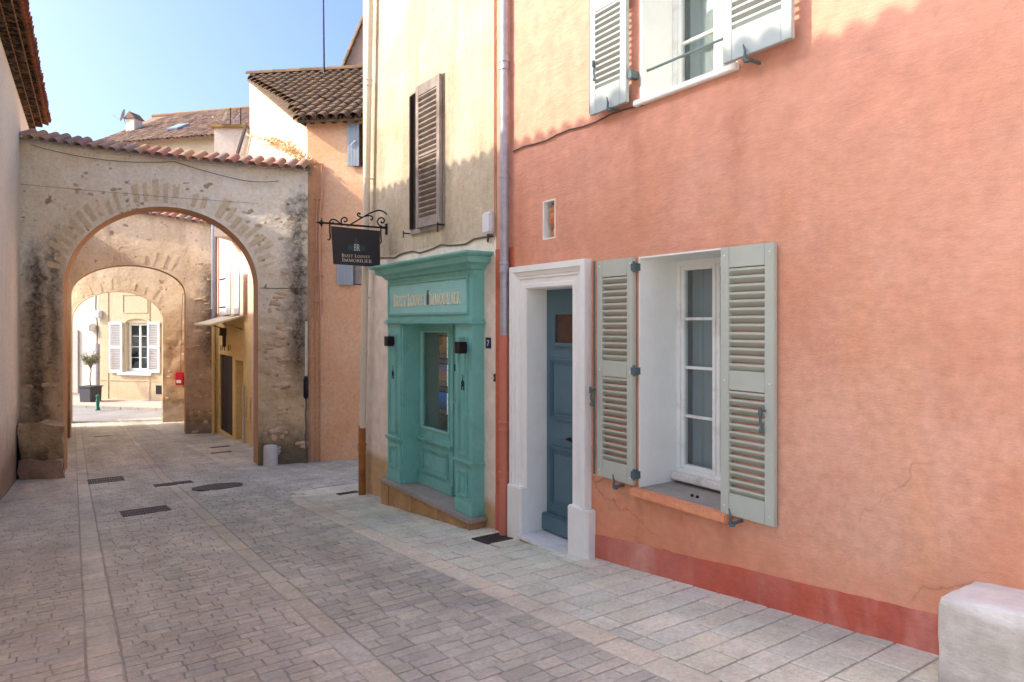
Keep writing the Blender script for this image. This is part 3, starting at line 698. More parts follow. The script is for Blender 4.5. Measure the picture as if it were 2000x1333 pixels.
def pipe(parent, X, Y, z0, z1, r, mat, collars, brackets, lean=0.0, name='downpipe'):
    def at(z): return Vector((X, Y + lean * (z - z0), z))
    mm = MB(); mm.tube([at(z0 + (z1 - z0) * k / 8) for k in range(9)], r, 16); p = obj(name, mm, mat, parent, smooth=True)
    for z in collars:
        mm = MB(); mm.lathe([(r + .001, -.05), (r * 1.16, -.05), (r * 1.16, -.035), (r * 1.08, -.03), (r * 1.08, .02), (r * 1.22, .025), (r * 1.22, .045), (r + .001, .05)], at(z), 16); obj('collar', mm, mat, p, smooth=True)
    for z in brackets:
        mm = MB(); mm.lathe([(r * 1.0, -.012), (r * 1.14, -.012), (r * 1.14, .012), (r * 1.0, .012)], at(z), 16); mm.tube([at(z) + Vector((r, 0, 0)), at(z) + Vector((r + .1, 0, 0))], 0.008, 6); obj('bracket', mm, mat, p)
    return p
dp = pipe(ph, 3.735, 5.70, 1.36, TOP, 0.044, zinc, (4.12, 2.1), (3.0, 5.2))
dp2 = pipe(ph, 3.735, 5.70, gz(5.7) - .02, 1.42, 0.05, terra_pipe, (0.52, 0.02), (1.2,), name='downpipe')
B('pipe_strip', P, -0.012, 0.03, 5.62, 5.952, -0.9, 2.3, pink_jamb, ph, 0.003)
B('pipe_strip_base', P, -0.016, 0.03, 5.75, 5.95, -0.9, -0.22, pink_band, ph, 0.003)

# ------------------------------------------------------------------ cream house
ch = thing('cream_house', 'stained cream stucco house above the teal shopfront', 'house', (3.8, 7.8, -0.8))
obj('wall', wall(P, 1.3, 5.955, 9.62, -1.6, 7.4, [(6.45, 8.1, -0.56, 1.55, 1.1), (7.09, 7.96, 2.72, 4.46, 0.3)]), cream, ch)
wf = frame_mb(P, -0.02, 0.06, 7.07, 7.97, 2.70, 4.47, 0.03); obj('window_frame', wf, brown_wood, ch, 0.004)
# one louvred leaf proud of the wall and hinged at the right; its partner stands ajar in the dark opening
Ls = Matrix.Translation((3.78, 7.09, 0)) @ Matrix.Rotation(math.radians(1.5), 4, 'Z')
louvre_shutter(ch, lambda d_, a_, z_: Ls @ Vector((d_, a_, z_)), 0.0, 0.60, 2.71, 4.46, brown_wood, 0.004, th=0.04, stile=0.075, top=0.13, bot=0.12, mid=0.03, n=11, label='weathered brown louvred shutter leaf')
lf = MB(); bx(lf, P, -0.05, 0.0, 7.905, 7.935, 2.73, 4.42); bx(lf, P, 0.03, 0.06, 7.66, 7.904, 2.73, 4.42); obj('shutter', lf, dark_wood, ch, 0.004)['label'] = 'dark shutter leaf standing ajar'
B('window_sill', P, -0.03, 0.29, 7.10, 7.95, 2.66, 2.715, slab_stone, ch, 0.004)
mm = MB(); mm.tube([P(-.09, 7.08, 2.69), P(-.02, 7.08, 2.69), P(.02, 7.08, 2.69)], .008, 6); mm.tube([P(-.09, 7.08, 2.6), P(-.09, 7.08, 2.72)], .007, 6); obj('shutter_holdback', mm, iron, ch)
mm = MB(); mm.tube([P(-.09, 8.02, 2.69), P(.02, 8.02, 2.69)], .008, 6); mm.tube([P(-.09, 8.02, 2.63), P(-.09, 8.02, 2.72)], .007, 6); obj('shutter_holdback', mm, iron, ch)
lp = pipe(ch, 3.70, 9.38, 0.03, 7.4, 0.047, zinc_cream, (4.95, 2.75, 1.1), (3.6, 1.9), lean=-0.045)
pipe(ch, 3.70, 9.40, gz(9.4) - .02, 0.06, 0.052, rust, (-0.25,), (), name='downpipe')['label'] = 'rusty foot of the downpipe'
mm = MB(); mm.tube([P(-0.01, 6.0 + i * 0.19, 2.445 + .022 * math.sin(i * 1.3) - .012 * (i % 2)) for i in range(17)], 0.009, 6); obj('wall_cable', mm, cable_dark, ch, smooth=True)
mm = MB(); mm.tube([P(-0.012, 5.975, 2.45 + i * 0.3) for i in range(15)], 0.008, 6); obj('wall_cable', mm, cable_pale, ch, smooth=True)
mm = MB(); bx(mm, P, -0.075, -0.001, 5.91 + .05, 6.13, 2.47, 2.70)
jb = thing('alarm_box', 'white plastic box on the cream wall beside the grey downpipe', 'box', P(-.03, 6.04, 2.47)); obj('body', mm, plastic_white, jb, 0.02, smooth=True, seg=3)
mm = MB(); mm.tube([P(-.03, 6.06, 2.475), P(-.03, 6.07, 2.42), P(-.012, 6.1, 2.40)], 0.012, 6); obj('cable_tail', mm, cable_dark, jb)
# house number and bell
nb = thing('number_plate', 'small blue enamel house number plate reading 7', 'sign', P(0, 6.1, 1.28)); B('plate', P, -0.008, -0.0005, 6.05, 6.155, 1.275, 1.39, enamel, nb, 0.003)
mm = MB(); bx(mm, P, -.0105, -.0078, 6.083, 6.122, 1.352, 1.362)
mm.prism([P(-.0103, 6.083, 1.3515), P(-.0103, 6.094, 1.3515), P(-.0103, 6.116, 1.302), P(-.0103, 6.105, 1.302)], (0.0024, 0, 0)); obj('digit', mm, white_paint, nb)
bl = thing('door_bell', 'tiny black bell push on the cream wall below the number plate', 'bell', P(0, 5.97, 0.94)); B('plate', P, -0.012, -0.0005, 5.955, 5.99, 0.935, 1.015, lamp_black, bl, 0.002); B('button', P, -0.018, -0.011, 5.965, 5.98, 0.965, 0.985, zinc, bl, 0.002)

# ------------------------------------------------------------------ teal shopfront
sf = thing('shopfront', 'teal green timber shopfront set into the cream house', 'shopfront', (3.66, 7.3, -0.55))
XF = 3.655 - 3.8; ZB = -0.50
def pilaster(a0, a1):
    p = B('pilaster', P, XF, 0.02, a0, a1, ZB, 1.56, teal, sf, 0.004)
    B('base_block', P, XF - .012, 0.021, a0 - .006, a1 + .006, ZB - .001, ZB + .14, teal, p, 0.004)
    mm = MB(); bx(mm, P, XF - .03, 0.022, a0 - .02, a1 + .02, 0.045, 0.075); bx(mm, P, XF - .018, 0.0221, a0 - .01, a1 + .01, 0.02, 0.045); obj('waist_moulding', mm, teal, p, 0.006)
    panel(P, XF, a0 + .10, a1 - .07, 0.13, 1.40, teal, p, 0.03, 0.004); panel(P, XF, a0 + .10, a1 - .07, -0.31, -0.04, teal, p, 0.03, 0.004)
    am = (a0 + .10 + a1 - .07) / 2; e = MB()
    bx(e, P, XF - .008, XF - .002, am - .004, am + .004, 0.86, 0.99)
    for s_ in (-1, 1): bx(e, P, XF - .0082, XF - .002, am + s_ * .022 - .009, am + s_ * .022 + .009, 0.82, 0.90 - .0 * s_); e.prism([P(XF - .0083, am + s_ * .031, .90), P(XF - .0083, am + s_ * .013, .90), P(XF - .0083, am + s_ * .004, .935)], (.006, 0, 0))
    obj('emblem', e, lamp_black, p)
    return p
pilaster(6.19, 6.555); pilaster(7.99, 8.39)
# recessed front: inner cheeks, stall riser, display window, door
m = MB(); bx(m, P, XF + .02, 0.12, 7.955, 7.989, ZB, 1.52); obj('cheek', m, teal, sf); m = MB(); bx(m, P, XF + .02, 0.12, 6.556, 6.59, ZB, 1.52); obj('cheek', m, teal, sf)
B('soffit', P, XF + .02, 0.12, 6.556, 7.989, 1.52, 1.56, teal, sf, 0)
DW = 0.10
stl = B('stall_riser', P, DW - .0, DW + .05, 7.06, 7.954, ZB, 0.14, teal, sf, 0.003)
panel(P, DW, 7.16, 7.86, -0.33, -0.02, teal, stl, 0.03, 0.006)
B('skirting', P, DW - .018, DW - .001, 7.06, 7.954, ZB, -0.37, teal, stl, 0.004)
mm = MB(); bx(mm, P, DW - .035, DW - .0005, 7.06, 7.955, 0.06, 0.09); bx(mm, P, DW - .02, DW - .0006, 7.06, 7.955, 0.035, 0.06); obj('waist_moulding', mm, teal, stl, 0.006)
dw = obj('display_window', frame_mb(P, DW - .0, DW + .05, 7.06, 7.954, 0.1405, 1.519, 0.09), teal, sf, 0.004)
obj('bead', frame_mb(P, DW - .018, DW + .02, 7.135, 7.88, 0.215, 1.445, 0.02), teal_light, dw, 0.004)
B('pane', P, DW + .024, DW + .03, 7.15, 7.864, 0.2305, 1.429, shop_glass, dw, 0)
m = MB(); bx(m, P, 0.55, 0.56, 6.46, 8.09, ZB, 1.54); bx(m, P, 0.15, 0.55, 8.06, 8.075, ZB, 1.53); bx(m, P, 0.15, 0.55, 6.47, 6.485, ZB, 1.53); obj('shop_interior', m, room_dark, sf)
sd = B('shop_door', P, DW + .015, DW + .055, 6.592, 7.052, ZB + .02, 1.515, teal, sf, 0.003)
panel(P, DW + .015, 6.66, 6.98, -0.33, -0.02, teal, sd, 0.03, 0.006)
mm = MB(); mm.tube([P(DW + .02, 7.0, 0.62), P(DW - .03, 7.0, 0.62), P(DW - .035, 6.93, 0.62)], 0.009, 8); bx(mm, P, DW + .005, DW + .016, 6.985, 7.015, 0.5, 0.7); obj('handle', mm, zinc, sd)
mm = MB(); bx(mm, P, DW - .004, DW + .016, 7.0, 7.018, 0.98, 1.06); obj('lock', mm, iron, sd)
# entablature
fa = B('fascia', P, XF, 0.02, 6.19, 8.39, 1.5605, 2.13, teal, sf, 0.003)
mm = MB(); bx(mm, P, XF - .04, 0.022, 6.155, 8.43, 1.535, 1.56); bx(mm, P, XF - .022, 0.0221, 6.17, 8.41, 1.56, 1.585); obj('lower_moulding', mm, teal, fa, 0.007)
obj('panel_frame', frame_mb(P, XF - .022, XF - .0005, 6.265, 8.345, 1.635, 2.05, 0.028), teal, fa, 0.006)
B('sign_panel', P, XF - .006, XF - .0007, 6.294, 8.316, 1.664, 2.021, teal_light, fa, 0)
prof = [(XF, 2.10), (XF - .03, 2.115), (XF - .05, 2.15), (XF - .12, 2.175), (XF - .13, 2.235), (XF - .17, 2.245), (XF - .19, 2.265), (XF - .19, 2.285), (0.0, 2.30)]
mm = MB(); rows = []
for dd, zz in prof:
    e = XF - dd; e = max(e, 0); rows.append([P(-.001, 6.19 - e, zz), P(dd, 6.19 - e, zz), P(dd, 8.39 + e, zz), P(-.001, 8.39 + e, zz)])
mm.grid(rows); obj('cornice', mm, teal, sf)
# threshold slab and wedge of plinth masonry under it
th_ = B('threshold', P, XF - .09, 0.12, 6.12, 8.46, ZB - .045, ZB - .002, slab_stone, sf, 0.006)
m = MB(); n = 10
for i in range(n):
    a, b = 6.15 + i * .231, 6.15 + (i + 1) * .231
    if gz(b) - .1 < ZB - .046:
        bx(m, P, XF - .065 + .006 * (i % 3), 0.1, a + .002, b - .002, gz(b) - .15, ZB - .046)
obj('plinth', m, plinth_stone, sf, 0.006)

# lettering: strokes with serifs
def arc(cx, cy, rx, ry, a0, a1, n=10): return [(cx + rx * math.cos(math.radians(a0 + (a1 - a0) * k / n)), cy + ry * math.sin(math.radians(a0 + (a1 - a0) * k / n))) for k in range(n + 1)]
def stem(x): return [([(x, 0), (x, 1)], .13), ([(x - .12, .025), (x + .12, .025)], .05), ([(x - .12, .975), (x + .12, .975)], .05)]
GL = {
 'B': (.62, stem(.16) + [([(.16, .97)] + arc(.3, .75, .2, .22, 90, -90) + [(.16, .53)], .085), ([(.16, .53)] + arc(.32, .28, .23, .25, 90, -90) + [(.16, .03)], .09)]),
 'I': (.34, stem(.17)),
 'Z': (.64, [([(.06, .96), (.58, .96)], .07), ([(.54, .95), (.1, .05)], .12), ([(.06, .04), (.6, .04)], .07), ([(.07, .95), (.07, .82)], .05), ([(.59, .05), (.59, .2)], .05)]),
 'E': (.58, stem(.16) + [([(.16, .96), (.5, .96)], .06), ([(.16, .52), (.42, .52)], .06), ([(.16, .04), (.53, .04)], .06), ([(.49, .96), (.49, .84)], .05), ([(.52, .04), (.52, .17)], .05)]),
 'T': (.62, stem(.31)[:2] + [([(.03, .96), (.59, .96)], .07), ([(.045, .95), (.045, .82)], .05), ([(.575, .95), (.575, .82)], .05)]),
 'L': (.56, stem(.16) + [([(.16, .04), (.52, .04)], .065), ([(.51, .05), (.51, .2)], .05)]),
 'O': (.8, [(arc(.4, .5, .32, .47, 0, 360, 24), .11)]),
 'U': (.74, [([(.17, 1.0), (.17, .35)] + arc(.38, .33, .21, .3, 180, 360) + [(.59, 1.0)], .1), ([(.05, .975), (.29, .975)], .05), ([(.48, .975), (.7, .975)], .05)]),
 'V': (.72, [([(.12, .98), (.36, .02)], .12), ([(.36, .02), (.6, .98)], .07), ([(.02, .975), (.24, .975)], .05), ([(.5, .975), (.7, .975)], .05)]),
 'M': (.94, [([(.16, 0), (.18, 1)], .07), ([(.18, .97), (.47, .05)], .12), ([(.47, .05), (.76, .97)], .07), ([(.78, 1), (.8, 0)], .12), ([(.05, .025), (.27, .025)], .05), ([(.68, .025), (.91, .025)], .05), ([(.08, .975), (.2, .975)], .05), ([(.74, .975), (.88, .975)], .05)]),
 'R': (.68, stem(.16) + [([(.16, .97)] + arc(.3, .74, .2, .23, 90, -90) + [(.16, .51)], .085), ([(.34, .5), (.62, .02)], .12)])}
LW = 0.72
def letters(text, x0, z0, height, width, pt, depth, mat, parent, small=0.8):
    """pt(a, z, out) -> point; text laid out to the given width, small caps"""
    adv = []; tot = 0; cap = True
    for c in text:
        if c == ' ': adv.append((c, 0, .34)); tot += .34; cap = True; continue
        k = 1.0 if cap else small; cap = False
        adv.append((c, k, GL[c][0] * k + .05)); tot += adv[-1][2]
    sx = width / tot; x = x0
    for c, k, ad in adv:
        if c != ' ':
            mm = MB(); j = 0
            for line, wd in GL[c][1]:
                for (ax, ay), (bx_, by) in zip(line, line[1:]):
                    ax_, ay_, b1, b2 = ax * k, ay * k, bx_ * k, by * k
                    dx, dy = b1 - ax_, b2 - ay_; L = math.hypot(dx, dy) or 1; nx, ny = -dy / L * wd * k * LW / 2, dx / L * wd * k * LW / 2
                    e = 0.01; ux, uy = dx / L * e, dy / L * e
                    q = [(ax_ + nx - ux, ay_ + ny - uy), (ax_ - nx - ux, ay_ - ny - uy), (b1 - nx + ux, b2 - ny + uy), (b1 + nx + ux, b2 + ny + uy)]
                    o_ = depth + 0.00012 * (j % 9); j += 1
                    pts = [pt(x + px * sx, z0 + pz * height, o_) for px, pz in q]; pts2 = [pt(x + px * sx, z0 + pz * height, 0) for px, pz in q]
                    n_ = len(mm.v); mm.v += [Vector(p) for p in pts + pts2]
                    mm.f += [(n_, n_ + 1, n_ + 2, n_ + 3)] + [(n_ + i, n_ + (i + 1) % 4, n_ + 4 + (i + 1) % 4, n_ + 4 + i) for i in range(4)]
            obj('letter', mm, mat, parent)
        x += ad * sx
letters('BIZET LOUVET IMMOBILIER', 0, 1.752, 0.155, 1.735, lambda a, z, o: P(XF - .0065 - o, 8.16 - a, z), 0.010, cream_letter, fa, 0.82)
em = MB(); bx(em, P, XF - .03, XF - .0065, 7.165, 7.195, 1.755, 1.87); em.prism([P(XF - .0301, 7.165, 1.87), P(XF - .0301, 7.195, 1.87), P(XF - .0301, 7.18, 1.925)], (.024, 0, 0)); obj('emblem', em, paint('slate_emblem', rgb(60, 84, 98), 0.5), fa)
# wall lamps on the pilasters
for a0, lab in ((6.205, 'black cube wall lamp on the right pilaster of the shopfront'), (8.06, 'black cube wall lamp on the left pilaster of the shopfront')):
    z = 1.22 if a0 < 7 else 1.245
    l = thing('wall_lamp', lab, 'lamp', P(XF - .05, a0 + .08, z), 'cube lamps on the shopfront')
    B('housing', P, XF - .125, XF - .04, a0 + .035, a0 + .15, z, z + .125, lamp_black, l, 0.003); B('back_plate', P, XF - .04, XF - .026, a0 + .05, a0 + .135, z + .02, z + .105, lamp_black, l, 0.002)
# framed property sheets in the display window, faint emission added to brighten them
panel_white = paint('glow_white', rgb(226, 228, 232), .5, .04); panel_white.node_tree.nodes['Principled BSDF'].inputs['Emission Color'].default_value = (.85, .88, 1, 1); panel_white.node_tree.nodes['Principled BSDF'].inputs['Emission Strength'].default_value = .12
sheets = [('sheet with added glow and autumn brown picture, topmost of the three sheets in the shop window', 1.10, rgb(150, 120, 84), rgb(112, 92, 70)), ('sheet with added glow and purple hills picture, middle one of the three sheets in the shop window', 0.76, rgb(86, 92, 136), rgb(150, 116, 70)), ('sheet with added glow and bright blue sky picture, lowest of the three sheets in the shop window', 0.42, rgb(44, 104, 186), rgb(46, 76, 88))]
for i, (lab, z, ca, cb) in enumerate(sheets):
    t = thing('poster', lab, 'poster', P(DW + .04, 7.32, z)); f0 = DW + .036
    B('board', P, f0, f0 + .012, 7.17, 7.475, z, z + .29, lamp_black, t, 0.002)
    mp = NT('print'); mp.rough(.4); gn = mp.noise(9, 5, .6, off=(i, 2, 0)); sp_ = mp.sep(); mr = mp.n('ShaderNodeMapRange'); mp.l(sp_, 2, mr, 0); mr.inputs[1].default_value = z + .08; mr.inputs[2].default_value = z + .25
    pc_m = mp.mix(cb, ca, mp.math('ADD', mr, mp.math('MULTIPLY', mp.math('SUBTRACT', gn, .5), .7)))
    mp.color(pc_m); mp.t.links.new(pc_m.outputs[2], mp.b.inputs['Emission Color']); mp.b.inputs['Emission Strength'].default_value = .06  # the picture gets the same added glow
    B('picture', P, f0 - .004, f0 - .0003, 7.275, 7.463, z + .075, z + .278, mp.m, t, 0)
    B('text_column', P, f0 - .002, f0 - .0003, 7.185, 7.268, z + .02, z + .278, panel_white, t, 0)
    B('caption', P, f0 - .002, f0 - .0003, 7.275, 7.463, z + .014, z + .066, paint('print_grey', rgb(120, 116, 124), .5, .3), t, 0)
    mm = MB()
    for k in range(8): bx(mm, P, f0 - .003, f0 - .0019, 7.195, 7.255 - .012 * (k % 3), z + .05 + k * .026, z + .058 + k * .026)
    obj('print_lines', mm, sign_black, t)

# ------------------------------------------------------------------ hanging sign
hs = thing('hanging_sign', 'black hanging sign board on a scrolled wrought iron bracket', 'sign', (3.35, 8.75, 2.31)); YS = 8.75
def SP(zx, zy, dy=0.0):                    # enlarged photograph crop -> point in the bracket plane
    d_ = ray(620 + zx / 9.52, 400 + zy / 9.52); t_ = YS / d_.y; return Vector((d_.x * t_, YS + dy, EYE + d_.z * t_))
def curve(pts, n=6):                       # smooth path through picked points
    out = []; p = [pts[0]] + pts + [pts[-1]]
    for i in range(1, len(p) - 2):
        for k in range(n):
            t_ = k / n; a, b, c_, e = p[i - 1], p[i], p[i + 1], p[i + 2]
            out.append(tuple(0.5 * ((2 * b[q]) + (-a[q] + c_[q]) * t_ + (2 * a[q] - 5 * b[q] + 4 * c_[q] - e[q]) * t_ ** 2 + (-a[q] + 3 * b[q] - 3 * c_[q] + e[q]) * t_ ** 3) for q in (0, 1)))
    return out + [pts[-1]]
scr = {'scroll': [[(460, 390), (360, 300), (290, 275), (240, 300), (240, 345), (270, 358), (295, 335), (280, 318)],
                  [(470, 390), (440, 320), (455, 265), (505, 240), (548, 270), (540, 310), (505, 318), (495, 300)],
                  [(560, 400), (700, 320), (860, 225), (1000, 150), (1130, 110), (1240, 140), (1320, 230), (1325, 350), (1260, 420), (1170, 400), (1118, 330), (1135, 270), (1195, 245), (1245, 290), (1220, 340), (1185, 330), (1185, 305)],
                  [(840, 240), (780, 225), (745, 190), (760, 160), (792, 168), (785, 188)],
                  [(880, 220), (960, 205), (1015, 230), (1020, 275), (995, 285), (985, 268)]]}
bar0, bar1 = SP(215, 398), Vector((3.81, YS, SP(1320, 440).z)); bar0.z = bar1.z
mm = MB(); mm.box(bar0.x - .1, 3.81, YS - .012, YS + .012, bar1.z - .012, bar1.z + .012); br_ = obj('bracket', mm, iron, hs, 0.003)
mm = MB(); mm.box(3.785, 3.80, YS - .03, YS + .03, bar1.z - .09, bar1.z + .06); obj('wall_plate', mm, iron, br_, .003)
for s_ in scr['scroll']:
    q = [SP(*p_) for p_ in curve(s_)]
    mm = MB(); mm.tube(q, [0.010 if k < len(q) - 6 else 0.009 for k in range(len(q))], 7); obj('scroll', mm, iron, br_, smooth=True)
mm = MB(); x0 = bar0.x - .1; mm.lathe([(.003, -.06), (.014, -.03), (.03, 0), (.014, .03), (.003, .06)], (x0, YS, bar1.z), 8); mm.tube([(x0 - .07, YS, bar1.z), (x0 - .02, YS, bar1.z), (x0 + .05, YS, bar1.z)], [.003, .02, .012], 8); obj('finial', mm, iron, br_, smooth=True)
bz1 = bar1.z - .035; bz0 = 2.315; bxa, bxb = 3.03, 3.69
mm = MB(); mm.prism([(bxa - .012, YS - .012, bz1), (bxb + .005, YS - .012, bz1 - .012), (bxb + .01, YS - .012, bz0 - .012), (bxa + .02, YS - .012, bz0)], (0, .024, 0))
bd = obj('board', mm, sign_black, hs, 0.003)
for x in (bxa - .03, bxb + .022):
    mm = MB(); mm.tube([(x, YS, bar1.z + .03), (x, YS, bar1.z - .1), (x + .008, YS, bar1.z - .19), (x - .012, YS, bar1.z - .22), (x - .03, YS, bar1.z - .21)], .011, 7); obj('hook', mm, iron, hs, smooth=True)
FY = YS - .0125
letters('BIZET LOUVET', 0, 2.415, .042, .40, lambda a, z, o: Vector((3.155 + a, FY - o, z)), .002, cream_letter, bd, .8)
letters('IMMOBILIER', 0, 2.355, .046, .42, lambda a, z, o: Vector((3.16 + a, FY - o, z)), .002, cream_letter, bd, .85)
mm = MB(); cx_, cz_ = 3.36, 2.545
mm.prism([(cx_ - .13, FY - .001, cz_ - .02), (cx_ - .03, FY - .001, cz_ - .045), (cx_ + .03, FY - .001, cz_ - .045), (cx_ + .13, FY - .001, cz_ - .02), (cx_ + .11, FY - .001, cz_ + .03), (cx_ + .03, FY - .001, cz_ + .04), (cx_ + .008, FY - .001, cz_ + .13), (cx_ - .012, FY - .001, cz_ + .13), (cx_ - .03, FY - .001, cz_ + .04), (cx_ - .11, FY - .001, cz_ + .03)], (0, .0008, 0)); obj('emblem', mm, sign_teal, bd)
letters('BR', 0, 2.508, .085, .085, lambda a, z, o: Vector((3.325 + a, FY - .0012 - o, z)), .002, cream_letter, bd, 1.0)

# ------------------------------------------------------------------ canal tiles
def tile_mb(L=0.42, r0=0.095, r1=0.078, th=0.014, n=8, up=1):
    mm = MB(); rows = []
    for y_, r in ((0, r0), (L, r1)):
        rows.append([(r * math.cos(math.pi * k / n), y_, up * r * 0.92 * math.sin(math.pi * k / n)) for k in range(n, -1, -1)])
    inn = []
    for y_, r in ((0, r0 - th), (L, r1 - th)):
        inn.append([(r * math.cos(math.pi * k / n), y_, up * r * 0.92 * math.sin(math.pi * k / n)) for k in range(n, -1, -1)])
    mm.grid(rows); mm.grid(inn)
    N = n + 1
    mm.f += [(k, k + 1, 2 * N + k + 1, 2 * N + k) for k in range(n)] + [(N + k, 3 * N + k, 3 * N + k + 1, N + k + 1) for k in range(n)]
    return mm
def with_col(me, c=(1, 1, 1)):
    colour(me, [c] * len(me.vertices)); return me
COVER = tile_mb()
def cover(mat, name='tile', **k): return with_col(mesh_of(tile_mb(**k), name, mat, smooth=True))
def joined(mbs, mat, name, parent, cols=None):
    big = MB(); cc = []
    for mb_, M_, c_ in mbs:
        big.add([M_ @ p for p in mb_.v], mb_.f); cc += [c_] * len(mb_.v)
    o = obj(name, big, mat, parent, smooth=True); colour(o.data, cc); return tag(o, kind='stuff')

# ------------------------------------------------------------------ left house (its eave throws the scalloped shadow)
LX = lambda d_, a, z: Vector((-1.29 + 0.0385 * a - d_, a, z))
LA = math.atan(0.0385); LR = Matrix.Rotation(-LA, 4, 'Z')
lh = thing('left_house', 'pinkish beige plastered house with deep tiled eave on the left edge', 'house', LX(0, 10, -1))
obj('wall', wall(LX, 3.0, 2.4, 20.6, -2.6, 6.30, []), left_pl, lh)
pc = MB(); L_ = 0.19; q = [(0.1 * math.cos(math.pi * k / 6), 0.085 * math.sin(math.pi * k / 6)) for k in range(7)]
def corbel(depth):
    mm = MB(); rim = [(x, z) for x, z in q] + [(0.075 * math.cos(math.pi * k / 6), 0.062 * math.sin(math.pi * k / 6)) for k in range(6, -1, -1)]
    mm.prism([(x, 0, z) for x, z in rim], (0, depth, 0)); mm.prism([(x * .95, 0.012, z * .95) for x, z in [(0.075 * math.cos(math.pi * k / 6), 0.062 * math.sin(math.pi * k / 6)) for k in range(7)]], (0, depth - .02, 0)); return mm
m1 = with_col(mesh_of(corbel(0.24), 'corbel_tile', genoise_mat)); m2 = with_col(mesh_of(corbel(0.4), 'corbel_tile', genoise_mat))
RB = Matrix.Rotation(math.radians(90), 4, 'Z')       # tile axis from street side (y=0) towards -X
far = []; eave_cov = cover(terra_eave, 'eave_tile', L=0.45, r0=0.098, r1=0.082)
ch_mb = tile_mb(0.45, 0.085, 0.07, 0.014, 6, -1); chan = with_col(mesh_of(ch_mb, 'channel_tile', terra_eave, smooth=True)); cov_mb = tile_mb(0.45, 0.098, 0.082)
rest_c, rest_g = [], []
def zr(a): return 6.50 + (20 - a) * 0.004
k = 0; a = 2.5
while a < 20.5:
    T1 = lambda d_, z_, pitch=0.0: Matrix.Translation(LX(d_, a, z_)) @ LR @ RB @ Matrix.Rotation(pitch, 4, 'X')
    near = a > 9.5
    jz, jd = jit(.006), jit(.012)
    M1, M2 = T1(-0.13, 6.305), T1(-0.27, 6.395)
    Mc = T1(-0.43 + jd, zr(a) + .03 + jz, math.radians(17) + jit(.02)) @ Matrix.Rotation(jit(.05), 4, 'Z'); Mk = Matrix.Translation((0.0385 * .1, 0.1, 0)) @ T1(-0.40, zr(a) + .03, math.radians(17))
    if near:
        place('corbel_tile', m1, lh, M1); place('corbel_tile', m2, lh, M2); place('eave_tile', eave_cov, lh, Mc); place('channel_tile', chan, lh, Mk)
    else:
        rest_g += [(corbel(.24), M1, (1, 1, 1)), (corbel(.4), M2, (1, 1, 1))]; rest_c += [(cov_mb, Mc, (1, 1, 1)), (ch_mb, Mk, (1, 1, 1))]
    rest_c.append((cov_mb, T1(-0.43 + .36, zr(a) + .15, math.radians(17)), (.9, .9, .9)))
    a += 0.2
joined(rest_g, genoise_mat, 'corbel_tiles', lh); joined(rest_c, terra_eave, 'roof_tiles', lh)
m = MB(); bx(m, LX, -0.128, 0.05, 2.4, 20.6, 6.30, 6.312); bx(m, LX, -0.262, 0.05, 2.4, 20.6, 6.392, 6.402); bx(m, LX, -0.34, 0.05, 2.4, 20.6, 6.482, 6.492); obj('corbel_bed', m, genoise_mat, lh); colour(bpy.data.objects[-1].data if False else lh.children[-1].data, [(1, 1, 1)] * len(lh.children[-1].data.vertices))
m = MB(); m.add([LX(-0.33, 2.4, 6.51), LX(-0.33, 20.6, 6.51), LX(3.2, 20.6, 7.6), LX(3.2, 2.4, 7.6), LX(-0.33, 2.4, 6.49), LX(-0.33, 20.6, 6.49), LX(2.4, 20.6, 6.4), LX(3.2, 2.4, 6.4)], [(0, 1, 2, 3), (4, 5, 6, 7), (0, 1, 5, 4), (1, 2, 6, 5), (2, 3, 7, 6), (3, 0, 4, 7)])
o = obj('roof', m, terra_eave, lh); colour(o.data, [(1, 1, 1)] * 8)

